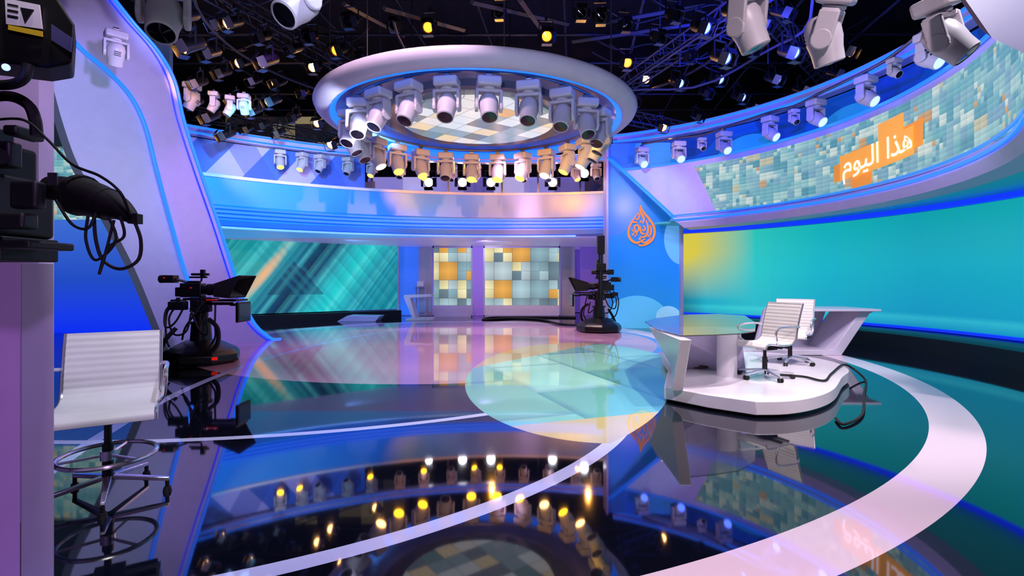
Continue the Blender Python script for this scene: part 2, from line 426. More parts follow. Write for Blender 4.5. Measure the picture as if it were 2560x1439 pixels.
b=B().prism([p0,p1,p1+Vector((0,0,5.4)),p0+Vector((0,0,5.4))],-dn*.3)
b.obj('wall_face',m,pw,uv=lambda v:((v-p0).dot(du),v.z))
B().box(p1+Vector((.04,.1,2.7)),(.08,.5,5.4)).obj('edge_trim',LAV,pw); B().box(p0+Vector((-.03,.1,2.7)),(.06,.5,5.4)).obj('edge_trim',LAV,pw)
lg=thing('flame_emblem','glowing orange teardrop calligraphy emblem mounted on blue wall','emblem',tuple(p0+du*.98+dn*.03+Vector((0,0,2.45))))
def lgp(x,y): return p0+du*(.98+x*1.0)+dn*.04+Vector((0,0,2.42+y*1.16))
def ribbon(b,pts,w0):
    pts=catmull([Vector((x,y,0)) for x,y in pts],6); n=len(pts); A=[];Bq=[]
    for i,p in enumerate(pts):
        d=(pts[min(i+1,n-1)]-pts[max(i-1,0)]).normalized(); t=i/(n-1)
        wd=w0*(.3+1.0*math.sin(pi*min(max(t,.02),.98))**.7)/2
        A.append(lgp(p.x-d.y*wd,p.y+d.x*wd)); Bq.append(lgp(p.x+d.y*wd,p.y-d.x*wd))
    b.strip(A,Bq,dn*.03)
STR=[([(-.02,1.0),(-.0,.9),(.07,.8),(.19,.68),(.31,.53),(.37,.37),(.34,.2),(.24,.08),(.1,.01),(-.04,-.01),(-.1,.03)],.045),
([(-.16,.74),(-.27,.6),(-.36,.44),(-.38,.28),(-.3,.13),(-.16,.06),(-.02,.1),(.1,.16)],.045),
([(-.02,1.0),(-.05,.9),(-.02,.8),(.04,.71),(.06,.62),(.02,.53)],.045),
([(-.16,.74),(-.1,.8),(-.07,.72),(-.12,.64),(-.19,.66)],.03),
([(.12,.62),(.17,.5),(.18,.36),(.14,.25),(.05,.2),(-.04,.22)],.04),
([(.24,.5),(.27,.38),(.24,.26),(.17,.2)],.035),
([(-.3,.42),(-.22,.33),(-.13,.34),(-.08,.42),(-.12,.5),(-.19,.48),(-.2,.4),(-.14,.28),(-.22,.2)],.034),
([(-.04,.48),(-.03,.34),(.03,.28),(.1,.3)],.036),
([(.04,.5),(.1,.42),(.06,.36),(.01,.4)],.03),
([(-.28,.56),(-.2,.58),(-.12,.56)],.03),
([(-.02,.1),(.08,.06),(.2,.12),(.26,.2)],.03)]
for pts,w0 in STR:
    b=B(); ribbon(b,pts,w0); b.obj('calligraphy_stroke',ORANGE,lg)
for x,y in ((-.24,.26),(-.02,.58),(.24,.6),(-.05,.15)):
    b=B(); ribbon(b,[(x-.028,y-.01),(x,y+.012),(x+.028,y+.02)],.045); b.obj('calligraphy_dot',ORANGE,lg)

# =============== BALCONY (BACK)
D=(0,4.9)
bal=thing('balcony_front','curved glossy blue-white balcony front with light strips','balcony',(0,16.3,2.85))
m,g=newmat('balcony_washed_lacquer'); u,v=g.uv()
col=g.ramp(u,[(0,rgb('#2c98ee')),(.35,rgb('#3a9cf0')),(.55,rgb('#5ea6f2')),(.78,rgb('#a0aef0')),(1,rgb('#5c9cf4'))])  # pinkish light wash painted into the blue along the front
g.l.new(col,g.bsdf.inputs['Base Color']); g.bsdf.inputs['Roughness'].default_value=.3
b0=math.radians(75); b1=math.radians(137)
B().arc(D,b0,b1,[(11.4,4.05),(11.4,3.36),(11.32,3.3),(11.2,2.95),(11.3,2.82),(12.1,2.80),(12.1,4.05)],90).obj('front_panel',m,bal,uv=lambda v:((math.radians(135)-math.atan2(v.y-D[1],v.x-D[0]))/1.05,v.z),sharp=20)
B().arc(D,b0,b1,[(11.36,4.05),(11.36,4.13),(11.5,4.13),(11.5,4.05)],90).obj('top_cap',WHITE,bal)
for r,z in ((11.25,3.24),(11.21,3.13),(11.17,3.02)): B().arc(D,b0,b1,[(r-.04,z),(r-.04,z+.05),(r+.03,z+.05),(r+.03,z)],90).obj('led_strip',LEDB,bal)
SL=mat('soffit_lit','#d8cdf0',.4,em='#a99ae8',es=.22)  # emission brightens the soffit in place of light from below
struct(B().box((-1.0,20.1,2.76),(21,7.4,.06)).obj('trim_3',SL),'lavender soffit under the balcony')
struct(B().arc(D,math.radians(80),math.radians(133),[(11.3,2.735),(15.6,2.735),(15.6,2.79),(11.3,2.79)],60).obj('trim_8',mat('soffit_blue','#8fc4f4',.4,em='#4f9cf0',es=.45)),'pale blue curved soffit behind the balcony front')  # soffit lightened by emission as well, no lamp in it
struct(B().box((0,20.6,4.0),(24,7.4,.08)).obj('trim_4',BLACKM),'balcony deck')
ub=thing('upper_light_rail','curved rear rail with blue light strips above the balcony','light rail',(0,16.9,5.25))
B().arc(D,math.radians(70),math.radians(142),[(12,5.2),(12,5.45),(12.2,5.45),(12.2,5.2)],80).obj('rail_body',LAV,ub)
for z in (5.23,5.38): B().arc(D,math.radians(70),math.radians(142),[(11.96,z),(11.96,z+.045),(12,z+.045),(12,z)],80).obj('led_strip',LEDB,ub)
m,g=newmat('shard_panels'); u,v=g.uv()
q=g.m('ADD',g.mul(u,1.0),g.mul(v,.8)); cc=g.white(g.comb(g.m('FLOOR',g.mul(q,1.1)),0.0))
q2=g.m('SUBTRACT',u,g.mul(v,.6))
c=g.ramp(cc,[(0,rgb('#3a62c8')),(.35,rgb('#a8a4e8')),(.6,rgb('#3f7ce0')),(.8,rgb('#8890e0'))],'CONSTANT')
c=g.mix(g.mul(g.lt(g.m('FRACT',g.mul(q2,.5)),.4),.5),c,rgb('#2f4cb0'))
g.l.new(c,g.bsdf.inputs['Base Color']); g.l.new(c,g.bsdf.inputs['Emission Color']); g.bsdf.inputs['Emission Strength'].default_value=.25
tag(B().arc(D,math.radians(112),math.radians(142),[(12.3,4.06),(12.3,5.2),(12.36,5.2),(12.36,4.06)],40).obj('shard_panel',m,uv=lambda v:(math.atan2(v.y-D[1],v.x-D[0])*12.3,v.z)),'blue and lavender shard patterned balcony backing panel','wall panel')
m,g=newmat('gallery_wall'); x,y,z=g.sep(g.coord('Object'))
c=g.ramp(g.white(g.comb(g.m('FLOOR',g.mul(x,.8)),g.m('FLOOR',g.mul(z,1.2)))),[(0,rgb('#3b3a70')),(.25,rgb('#8f86d8')),(.5,rgb('#5a55a8')),(.7,rgb('#b8b0f0')),(.88,rgb('#1b1b38'))],'CONSTANT')
emit(g,c,.75,rgb('#8a86c0'))  # room light of the gallery painted in as emission
struct(B().box((.5,21.5,4.85),(14,.1,1.6)).obj('trim_5',m),'lit gallery wall behind the balcony')
m,g=newmat('warm_gallery'); x,y,z=g.sep(g.coord('Object'))
c=g.ramp(g.white(g.comb(g.m('FLOOR',g.mul(x,1.3)),g.m('FLOOR',g.mul(z,1.6)))),[(0,rgb('#0a0a0c')),(.4,rgb('#4a4234')),(.55,rgb('#7a6e54')),(.68,rgb('#15141a')),(.85,rgb('#9a8a66'))],'CONSTANT')
emit(g,c,.7,rgb('#3a3630'))  # warm light on the gallery painted as dim emissive blocks
struct(B().box((-6.8,18.2,6.35),(6.4,.1,1.5)).obj('trim_7',m),'dim warm lit upper gallery')
for i,px in enumerate((930,1120,1255,1345,1450)):
    p=at(px,470,18.5); tag(B().box((p.x,p.y,4.75),(.06,.06,1.4)).obj('gallery_post',STEEL),'slim steel gallery post behind balcony','post','gallery posts')
gp=at(910,470,18.2); tag(B().box((gp.x,gp.y,4.45),(.75,.1,.8)).box((gp.x,gp.y-.05,4.62),(.6,.02,.35)).obj('gallery_panel',WHITEM,bevel=.01),'pale equipment panel on the balcony','cabinet')  # thin equipment panel of the gallery, not a cabinet

# =============== BACK WALL AREA
m,g=newmat('video_graphic'); u,v=g.uv()
q=g.m('SUBTRACT',u,g.mul(v,.75)); r_=g.m('ADD',u,g.mul(v,.9))
S=lambda x:(x+2)/9
c=g.ramp(g.mul(g.m('ADD',q,2.0),1/9),[(S(-1),rgb('#0a7f86')),(S(.5),rgb('#0d9aa0')),(S(1.05),rgb('#2fa0a8')),(S(1.3),rgb('#8fc0b8')),(S(1.55),rgb('#1f8a9c')),(S(2.1),rgb('#0a5a80')),(S(2.6),rgb('#052a4e')),(S(3.2),rgb('#0a5c80')),(S(3.7),rgb('#18bcc8')),(S(4.3),rgb('#26dcdc')),(S(5.0),rgb('#0e98b0')),(S(6.5),rgb('#0a8aa0'))])
st=g.noise(g.comb(g.mul(q,2.6),0.0),1.0,2.0)
c=g.mix(g.m('MULTIPLY',g.m('SUBTRACT',st,.45,clamp=True),2.4,clamp=True),c,rgb('#5fe4e8'))
# dark angular pane upper middle (bounded by straight edges)
pane=g.mul(g.gt(q,1.9),g.lt(r_,5.3),g.gt(v,.9))
c=g.mix(g.mul(pane,.6),c,rgb('#06365c'))
stp=g.lt(g.m('FRACT',g.mul(r_,3.0)),.5)
c=g.mix(g.mul(stp,.28,g.gt(r_,4.2),g.lt(r_,5.6)),c,rgb('#0a8aa8'))
c=g.mix(g.mul(g.m('SUBTRACT',1.0,g.m('FRACT',g.mul(r_,1.6)),clamp=True),.3,g.gt(r_,6.0)),c,rgb('#0a5c74'))
c=g.mix(g.m('SUBTRACT',1.0,g.mul(g.dist(q,v,1.3,1.6,.26,1.0),1.0),clamp=True),c,rgb('#ffb878'))
emit(g,c,.92)
v0=Vector((-10.3,15.9,0)); v1=Vector((-4.45,20.3,0)); dv=(v1-v0).normalized(); nv=Vector((dv.y,-dv.x,0))
bw=thing('video_wall','wide video wall with teal diagonal light graphic','video wall',tuple((v0+v1)/2))
z0=.28; z1=2.72
B().prism([v0+Vector((0,0,z0)),v1+Vector((0,0,z0)),v1+Vector((0,0,z1)),v0+Vector((0,0,z1))],-nv*.1).obj('screen',m,bw,uv=lambda v:((v-v0).dot(dv),v.z))
B().prism([v0+nv*.3,v1+nv*.3,v1+nv*.3+Vector((0,0,.24)),v0+nv*.3+Vector((0,0,.24))],-nv*.5).obj('plinth',DARKG,bw)
B().box(v1+Vector((.03,-.04,1.36)),(.08,.12,2.7)).obj('frame',LAV,bw)
struct(B().box((-4.0,20.6,1.37),(.9,.12,2.7)).obj('wall_rear_1',mat('blue_wall_lit','#3f86f0',.4,em='#2f6ce8',es=.5)),'blue back wall section')
struct(B().box((0,22.4,1.37),(14,.1,2.7)).obj('wall_rear_2',PURPLE),'purple lit corridor wall behind the sliding panels')
m,g=newmat('tile_artwork'); u,v=g.uv()
T=.70
big=cells(g,u,v,T,T,1.0); sm_=cells(g,u,v,T/2,T/2,2.0); sel=cells(g,u,v,T,T,5.0)
val=g.m('ADD',g.mul(big,g.gt(sel,.5)),g.mul(sm_,g.lt(sel,.5)))
c=g.ramp(val,[(0,rgb('#8fb4c0')),(.14,rgb('#b0d0d8')),(.26,rgb('#6f8a96')),(.36,rgb('#c0d4da')),(.48,rgb('#f4eab0')),(.62,rgb('#8aaab6')),(.72,rgb('#6f868f')),(.80,rgb('#ecae4c')),(.9,rgb('#fff4c0'))],'CONSTANT')
fu=g.m('ABSOLUTE',g.m('SUBTRACT',g.m('FRACT',g.mul(u,1/T)),.5)); fv=g.m('ABSOLUTE',g.m('SUBTRACT',g.m('FRACT',g.mul(v,1/T)),.5))
ln=g.m('MAXIMUM',g.lt(g.m('FRACT',g.mul(u,1/T)),.025),g.lt(g.m('FRACT',g.mul(v,1/T)),.025))
ln2=g.mul(g.m('MAXIMUM',g.lt(g.m('FRACT',g.mul(u,2/T)),.045),g.lt(g.m('FRACT',g.mul(v,2/T)),.045)),g.lt(sel,.5))
c=g.mix(g.mul(g.m('MAXIMUM',ln,ln2),.55),c,rgb('#4f5f68'))
glow=g.m('SUBTRACT',1.12,g.mul(g.m('ADD',fu,fv),.5))
emit(g,c,g.mul(glow,.92),rough=.8); TILE=m
for k,(x0,x1) in enumerate(((1085,1178),(1212,1397))):
    a=at(x0,760,20).x; bb=at(x1,760,20).x
    t=thing('sliding_panel','tall glazed sliding panel with grey cream and orange tile artwork','sliding panel',((a+bb)/2,20,0),'sliding tile panels')
    B().box(((a+bb)/2,20,1.69),(bb-a,.06,2.5)).obj('tile_artwork',TILE,t,uv=lambda v:(v.x,v.z))
    b=B()
    for x in (a-.03,bb+.03): b.box((x,20,1.36),(.06,.1,2.7))
    b.box(((a+bb)/2,20,2.68),(bb-a+.1,.1,.08)); b.box(((a+bb)/2,20,.03),(bb-a+.1,.1,.06)); b.obj('frame',LAV,t)
    B().box(((a+bb)/2,20.01,.25),(bb-a,.05,.38)).obj('kick_panel',WHITE if k else LAV,t)
for px,wd,mt in ((1062,.5,PANELGREY),(1195,.4,PURPLE),(1420,.55,WHITEM),(1480,.9,PURPLE)):
    x=at(px,700,20.4).x
    struct(B().box((x,20.5,1.36),(wd,.15,2.7)).obj('trim_6',mt),'lavender back wall pilaster')
x=at(1052,700,20.2).x
sh=thing('equipment_shelf','slim lavender shelf unit holding a small white box','shelf',(x,20,0))
for z in (.05,1.15): B().box((x,20.2,z),(.36,.26,.03)).obj('shelf_board',PANELGREY,sh)
for xx in (-.19,.19): B().box((x+xx,20.2,.6),(.025,.26,1.15)).obj('side_frame',PANELGREY,sh)
tag(B().box((x,20.15,1.265),(.24,.2,.2)).obj('storage_box',LABW,bevel=.01),'small white box on a shelf','box')

# =============== small far furniture
a=at(1050,790,18.6); x=a.x
sd=thing('presenter_stand','white angular zigzag presenter stand','stand',(x,18.6,0))
B().prism([(x-.45,18.3,0),(x+.5,18.3,0),(x+.5,18.3,.06),(x-.1,18.3,.08),(x-.3,18.3,.78),(x+.45,18.3,.82),(x+.45,18.3,.9),(x-.5,18.3,.88),(x-.52,18.3,.8),(x-.22,18.3,.06),(x-.45,18.3,.05)],(0,.6,0)).obj('stand_body',WHITE,sd)
a=fl(925,796); tag(B().prism([(a.x-.75,17.6,0),(a.x+.55,17.6,0),(a.x+.7,17.6,.18),(a.x-.4,17.6,.2)],(0,.7,0)).obj('low_step',LAV,bevel=.01),'low angular lavender step unit','step')

# =============== LEFT ARCH
PA=Vector((-5.7,12.1,0)); PB=Vector((-7.5,9.0,0)); dA=(PB-PA).normalized(); nA=Vector((-dA.y,dA.x,0))
if nA.y>0: nA=-nA
def onp(px,py,off=0.0):
    k=(px-1280)/F; P0=PA+nA*off; ox=(PB-PA)
    s=(P0.x-k*P0.y)/(k*ox.y-ox.x); d=P0.y+ox.y*s
    z=CH+(HZ-py)*d/F; return Vector((k*d,d,max(z,0)))
arch=thing('sweeping_arch','tall sweeping lavender-white ribbon arch edged with blue light','set arch',tuple(PA))
RB=[(262,-30),(330,55),(395,130),(436,205),(458,300),(500,430),(545,560),(590,700),(622,785),(650,825),(700,862)]
RA=[(110,-30),(150,60),(205,125),(268,178),(325,240),(362,315),(392,430),(430,570),(462,680),(505,790),(540,880)]
RC=[(60,-30),(80,60),(105,140),(130,210),(155,300),(190,400),(240,490),(295,590),(345,690),(390,800),(425,885)]
sb=catmull([Vector((x,y,0)) for x,y in RB],6); sa=catmull([Vector((x,y,0)) for x,y in RA],6); sc=catmull([Vector((x,y,0)) for x,y in RC],6)
rb=[onp(p.x,p.y) for p in sb]; ra=[onp(p.x,p.y) for p in sa]
ra2=[onp(p.x,p.y,-.03) for p in sa]; rc=[onp(p.x,p.y,-.15) for p in sc]
B().strip(ra,rb,-nA*.45).obj('front_ribbon',LAV,arch,sharp=50)
GG=mat('grey_ribbon','#9ea6c0',.45,em='#7f8cb0',es=.08)
B().strip(rc,ra2,-nA*.3).obj('side_ribbon',GG,arch,sharp=50)
for ln_,r in ((rb,.035),(ra,.035)):
    B().tube([p+nA*.02 for p in ln_],r,8).obj('led_strip',LEDB,arch)
B().tube([p+nA*.02+dA*.13 for p in rb],.014,6).obj('led_strip',LEDD,arch)

m,g=newmat('blue_glow_screen'); u,v=g.uv()
c=g.ramp(g.mul(v,1/2.9),[(0,rgb('#0a30ff')),(.2,rgb('#1a40f0')),(.5,rgb('#2450cc')),(1,rgb('#3f70dc'))])
emit(g,c,.9)
l0=Vector((-13.2,13.9,0)); l1=Vector((-8.9,13.6,0)); dl=(l1-l0).normalized()
tag(B().prism([l0,l1,l1+Vector((0,0,3.0)),l0+Vector((0,0,3.0))],(0,.15,0)).obj('blue_video_wall',m,uv=lambda v:((v-l0).dot(dl),v.z)),'deep blue glowing video wall panel','video wall')
GREENG=mat('grey_green_panel','#8fa6b4',.4)
tag(B().prism([l0+Vector((0,0,3.02)),l1+Vector((0,0,3.02)),l1+Vector((0,0,4.9)),l0+Vector((0,0,4.9))],(0,.15,0)).obj('mosaic_band',MOS,uv=lambda v:(v.x,v.z)),'mosaic patterned screen band','video wall')
tag(B().prism([l0+Vector((0,-.1,4.92)),l1+Vector((0,-.1,4.92)),l1+Vector((0,-.1,7.6)),l0+Vector((0,-.1,7.6))],(0,.15,0)).obj('upper_set_panel',GREENG),'pale grey upper set panel','wall panel')

# =============== HANGING RING
RC_=Vector((-.67,10.3,0)); rz_=4.5
ring=thing('hanging_ring','large white circular hanging lighting ring with blue light','hanging ring',(RC_.x,RC_.y,rz_))
prof=[(2.78,-.03),(2.84,-.05),(2.96,-.01),(3.04,.06),(3.07,.13),(3.05,.18),(2.98,.21),(2.85,.22),(2.66,.22),(2.66,.14),(2.72,.12)]
B().lathe(prof,(RC_.x,RC_.y,rz_),96,closed=True).obj('ring_band',WHITEM,ring,sharp=50)
B().lathe([(2.68,.02),(2.775,-.055),(2.79,.02),(2.70,.09)],(RC_.x,RC_.y,rz_),96,closed=True).obj('led_strip',LEDB,ring)
B().lathe([(1.9,.16),(2.70,.14),(2.70,.19),(1.9,.2)],(RC_.x,RC_.y,rz_),96,closed=True).obj('soffit_ring',mat('soffit_lilac','#7f7ca8',.3),ring)
B().lathe([(0,.2),(1.9,.2),(1.9,.04),(1.82,.02),(1.7,.04),(0,.06)],(RC_.x,RC_.y,rz_),96).obj('inner_dish',mat('dish_grey','#50566e',.25),ring)
m,g=newmat('ceiling_tiles'); u,v=g.uv()
U=g.m('ADD',g.mul(u,.8),g.mul(v,.6)); V=g.m('SUBTRACT',g.mul(v,.8),g.mul(u,.6))
cc=cells(g,U,V,.42,.42,2.0)
c=g.ramp(cc,[(0,rgb('#7a8898')),(.2,rgb('#f0e8e8')),(.4,rgb('#98aebc')),(.54,rgb('#f4dcb8')),(.64,rgb('#e4eaf4')),(.82,rgb('#e8b47a')),(.88,rgb('#7898a0'))],'CONSTANT')
ln=g.m('MAXIMUM',g.lt(g.m('FRACT',g.mul(U,1/.42)),.04),g.lt(g.m('FRACT',g.mul(V,1/.42)),.04))
c=g.mix(g.mul(ln,.6),c,rgb('#4a5666')); emit(g,c,.9)
B().lathe([(0,-.01),(1.5,-.01),(1.52,.03),(0,.035)],(RC_.x,RC_.y,rz_),96).obj('tile_screen',m,ring,uv=lambda v:(v.x,v.y))
B().tube([(RC_.x+2.43*math.cos(t*pi/24),RC_.y+2.43*math.sin(t*pi/24),rz_+.07) for t in range(48)],.025,8,True).obj('hanging_rail',STEEL,ring)
for k in range(8):
    t=k*pi/4+.2; p=Vector((RC_.x+2.8*math.cos(t),RC_.y+2.8*math.sin(t),rz_+.2)); B().cyl(p,(p.x,p.y,9.5),.008,n=6).obj('suspension_cable',STEEL,ring)

# =============== MOVING HEAD prototype
def moving_head(loc,lens,tilt,label,group,rz=0,scale=1):
    t=thing('moving_head_light',label,'stage light',loc,group,rz,local=True)
    B().box((0,0,-.035),(.06,.05,.07)).cyl((-.04,0,-.02),(.04,0,-.02),.03,n=12).obj('clamp',STEEL,t)
    B().box((0,0,-.135),(.33,.27,.13)).obj('fixture_base',FIXW,t,bevel=.03)
    b=B().cyl((0,0,-.20),(0,0,-.235),.09).box((0,0,-.25),(.36,.13,.045))
    for s in (-1,1): b.box((s*.165,0,-.37),(.04,.15,.26)); b.cyl((s*.143,0,-.45),(s*.187,0,-.45),.08)
    b.obj('yoke',FIXW,t,bevel=.012)
    M=R3(tilt,'X')
    B().lathe([(0,.19),(.07,.185),(.11,.15),(.135,.08),(.135,-.02),(.12,-.1),(.115,-.2),(.10,-.21),(.10,-.19),(0,-.19)],(0,0,-.45),24,M=M).obj('lamp_head',FIXW,t)
    B().lathe([(0,-.195),(.098,-.197),(.09,-.205),(0,-.215)],(0,0,-.45),24,M=M).obj('lens',lens,t)
    b=B()
    for k in (-1,0,1): b.box(Vector((0,0,-.45))+M@Vector((0,-.128,.03+k*.03)),(.10,.02,.012),M)
    b.obj('vent',DARKG,t)
    t.scale=(scale,)*3
    return t
NH=24
proto=None
for k in range(NH):
    t=2*pi*(k+.5)/NH; loc=(RC_.x+2.43*math.cos(t),RC_.y+2.43*math.sin(t),rz_+.04)
    far=math.sin(t)>.2
    lab='white moving head stage light under the hanging ring'+(', lit warm yellow' if far else '')
    if proto is None: proto=moving_head(loc,LENSD,.5,lab,'moving heads on the ring',t+pi/2,1.12)
    else:
        rr=t+pi/2+random.uniform(-.4,.4) if not (math.sin(t)<-.2) else random.uniform(-.7,.2)+pi
        q=dup(proto,loc,rr,label=lab,scale=1.12,mats={LENSD:LENSW} if k in (1,3,10) else ({LENSD:LENSY} if k in (2,4,5,6,8,9) else None))
C6=6.2
p2=None
HP=[]
for px,zz in ((1605,5.15),(1697,5.15),(1755,5.1),(1810,5.15),(1925,5.2),(1985,5.15),(2040,5.2),(2165,5.2),(2235,5.2),(2320,5.25)):
    q=circ(px,C,C6); loc=(q.x,q.y,zz); HP.append(Vector(loc))
    small=px in (1755,1985,2235)
    lab='small white moving head stage light on curved pipe' if small else 'white moving head stage light with blue glowing lens on curved pipe'
    rz=random.uniform(-.3,.3)+.3
    if p2 is None: p2=moving_head(loc,LENSB,-.9,lab,'moving heads on curved pipe',rz,1.0)
    else: dup(p2,loc,rz,label=lab,scale=.6 if small else 1.0,mats={LENSB:LENSD} if small else None)
hr=B().tube([p+Vector((0,0,.03)) for p in HP],.03,8,sm=5); tag(hr.obj('curved_pipe',STEEL),'curved steel lighting pipe above the fascia','pipe')
for i,(px,py,d,rz,rx) in enumerate(((410,-95,4.5,.4,0),(775,-105,4.5,-.5,.25),(1880,-95,4.3,.6,-.3),(2110,-60,4.3,.9,-.35),(2330,-30,4.6,.5,.1))):
    q=at(px,py,d)
    dup(proto,tuple(q),rz+pi,rx,.35 if i>1 else 0,label='large white moving head light wrapped in clear plastic',group='overhead moving heads',scale=1.05)
    tag(B().cyl((q.x,q.y,q.z),(q.x,q.y,9.5),.02,n=8).obj('drop_pipe',TRUSS),'thin dark vertical drop pipe','pipe','drop pipes')
# =============== spotlights
def spot_fix(loc,lens,rx,rz,label,group):
    t=thing('spotlight',label,'spotlight',loc,group,rz,local=True)
    M=R3(rx,'X')
    B().lathe([(0,.16),(.07,.155),(.085,.12),(.09,-.1),(.10,-.14),(.10,-.16),(.085,-.16),(.08,-.13),(0,-.13)],(0,0,-.28),20,M=M).obj('lamp_body',BLACK,t)
    B().lathe([(0,-.135),(.078,-.136),(.07,-.15),(0,-.165)],(0,0,-.28),20,M=M).obj('lens',lens,t)
    b=B()
    for s in (-1,1): b.box((s*.115,0,-.18),(.012,.03,.26))
    b.box((0,0,-.05),(.24,.03,.012)); b.cyl((0,0,-.05),(0,0,.03),.02,n=8); b.obj('yoke',DARKG,t)
    for s in (-1,1):
        B().box(Vector((0,0,-.28))+M@Vector((s*.12,0,-.21)),(.006,.17,.12),M@R3(s*.5,'Y')).obj('barn_door',BLACK,t)
        B().box(Vector((0,0,-.28))+M@Vector((0,s*.12,-.21)),(.17,.006,.12),M@R3(-s*.5,'X')).obj('barn_door',BLACK,t)
    return t
sp=None
SPOTS=[(585,55,9,1),(483,105,8.5,1),(673,145,10,1),(685,245,12,1),(835,352,13,1),(530,285,12,1),(850,118,11,2),(1075,60,10,2),(1365,82,10,2),(1563,148,11,2),(2000,218,13,1),(1650,310,14,1),(1970,122,9,3),(1800,135,9,3),(1845,235,13,3),(1880,262,14,1),(1690,200,12,3),(945,368,15,1),(720,30,8,0),(640,200,13,0),(560,180,11,0),(760,230,14,0),(700,330,14,0),(500,205,11,0),(1500,40,9,0),(1750,60,9,3),(2085,180,12,0),(660,90,10,0),(790,160,12,1),
(470,40,8,0),(530,130,9,0),(620,320,14,0),(660,310,14,0),(740,290,14,0),(800,300,14,1),(780,90,10,0),(1640,90,10,0),(1900,60,9,0),(1720,140,11,0),(1760,230,13,0),(1930,190,12,3),(1580,250,13,0),(880,50,9,0),(1450,30,9,0),(590,250,12,0),
(610,150,12,1),(740,120,11,0),(550,60,10,0),(700,200,13,1),(860,230,15,1),(570,330,13,1),(905,140,13,0),(640,270,13,1),(490,255,12,0),(1680,35,9,0),(1830,30,8,0),(1610,190,13,1),(1790,190,12,3),(1870,120,10,0),(2040,100,10,3),(1950,30,9,0),(1740,290,14,0),(1560,60,10,0),(2110,120,11,1),(1250,30,10,0),(990,60,10,0)]
for px,py,d,k in SPOTS:
    lens={0:LENSD,1:LENSW,2:LENSO,3:LENSB}[k]
    q=at(px,py,d)+Vector((0,0,.28)); txt={0:'black fresnel spotlight, unlit, on ceiling pipe',1:'black fresnel spotlight glowing warm white',2:'black fresnel spotlight with round orange lens',3:'black fresnel spotlight glowing blue'}[k]
    rz=math.atan2(-px+1280,F)*-1
    if sp is None: sp=spot_fix(tuple(q),lens,-1.0,rz,txt,'ceiling spotlights')
    else: dup(sp,tuple(q),rz+random.uniform(-.25,.25),label=txt,scale=1.15 if k else 1.0,mats={LENSW:lens})
fl_p=None
for px,py in ((905,440),(1075,452),(1158,452),(1228,452),(1380,452),(1458,430)):
    q=at(px,py,18.3)+Vector((0,0,.45))
    if fl_p is None: fl_p=spot_fix(tuple(q),LENSWH,-1.4,0,'bright white spotlight on the gallery','gallery spotlights'); fl_p.scale=(1.8,)*3
    else: dup(fl_p,tuple(q),0,scale=1.8)
RH=(700,755,800,870,930,1000,1060,1130,1190,1250,1310,1370,1440,1490)
for i,px in enumerate(RH):
    q=circ(px,D,11.8)
    dup(proto,(q.x,q.y,5.14),random.uniform(-.6,.6)+pi,label='white moving head light in warm light along rear rail',group='moving heads on rear rail',scale=.9,mats={LENSD:LENSY} if i in (0,1,4,6,8,9,12) else None)
for i,(px,py) in enumerate(((480,200),(535,225),(575,235),(610,230))):
    q=at(px,py,11.5); dup(proto,tuple(q),random.uniform(0,3),label='white moving head light on upper side rack',group='side rack lights',scale=1.0 if i==0 else .75)
q=at(290,70,8.2); dup(proto,tuple(q),.8,label='white moving head light hanging beside the arch',group='side rack lights',scale=.9)

# =============== CEILING GRID
for i,y in enumerate((4.5,6.5,8.5,10.5,12.5,14.5,16.5,18.5)):
    tag(B().cyl((-12,y,7.3+.15*(i%2)),(12,y,7.3+.15*(i%2)),.035,n=8).obj('ceiling_pipe',TRUSS),'dark horizontal ceiling lighting pipe','pipe','ceiling pipes')
for i,x in enumerate((-9,-7,-5,-3,-1.2,.8,2.6,4.4,6.2,8.4)):
    tag(B().cyl((x-.8,2,7.75),(x+1.5,21,7.75),.035,n=8).obj('ceiling_pipe',TRUSS_LIT if x>1 else TRUSS),'dark horizontal ceiling lighting pipe','pipe','ceiling pipes')
def truss(p,q,w=.3):
    p=Vector(p); q=Vector(q); d=(q-p).normalized(); s=d.cross(Vector((0,0,1))).normalized()*w/2; u=Vector((0,0,w/2)); b=B()
    cs=[s+u,s-u,-s-u,-s+u]
    for c in cs: b.cyl(p+c,q+c,.022,n=6)
    n=int((q-p).length/w/1.2)
    for i in range(n):
        A=p+(q-p)*i/n; E=p+(q-p)*(i+1)/n
        for k in range(4): b.cyl(A+cs[k],E+cs[(k+1)%4],.01,n=5)
    return b
for a,bq,mt in (((1.5,6.5,6.7),(9.5,15,6.7),TRUSS_LIT),((-8.6,14,5.9),(-4.5,18,5.9),TRUSS),((4.6,8,6.35),(1.6,17,6.35),TRUSS_LIT),((-6.5,7,6.7),(-2.5,17,6.7),TRUSS),((3,14.5,6.0),(8,17.5,6.0),TRUSS_LIT)):
    tag(truss(a,bq).obj('lighting_truss',mt),'dark square lattice lighting truss','truss','lighting trusses')
GB=mat('duct_grey','#3a3c44',.6)
for a,bq in ((at(1430,104,12),at(1800,50,12)),(at(1490,60,11),at(1760,12,11)),(at(960,20,9),at(1160,75,11)),(at(1180,5,9),at(1420,60,12)),(at(860,10,10),at(1010,90,13)),(at(1300,0,9),at(1350,70,12))):
    tag(B().cyl(a,bq,.05,n=4).obj('ceiling_beam',GB),'slim grey diagonal ceiling beam','beam','ceiling beams')
for px in (560,640,700,780,880,1030,1275,1650,1700,1840,1920):
    a=at(px,60,11); tag(B().cyl((a.x,a.y,5.9+.4*random.random()),(a.x,a.y,9.5),.014,n=6).obj('drop_pipe',TRUSS_LIT if px>1500 else TRUSS),'thin dark vertical drop pipe','pipe','drop pipes')
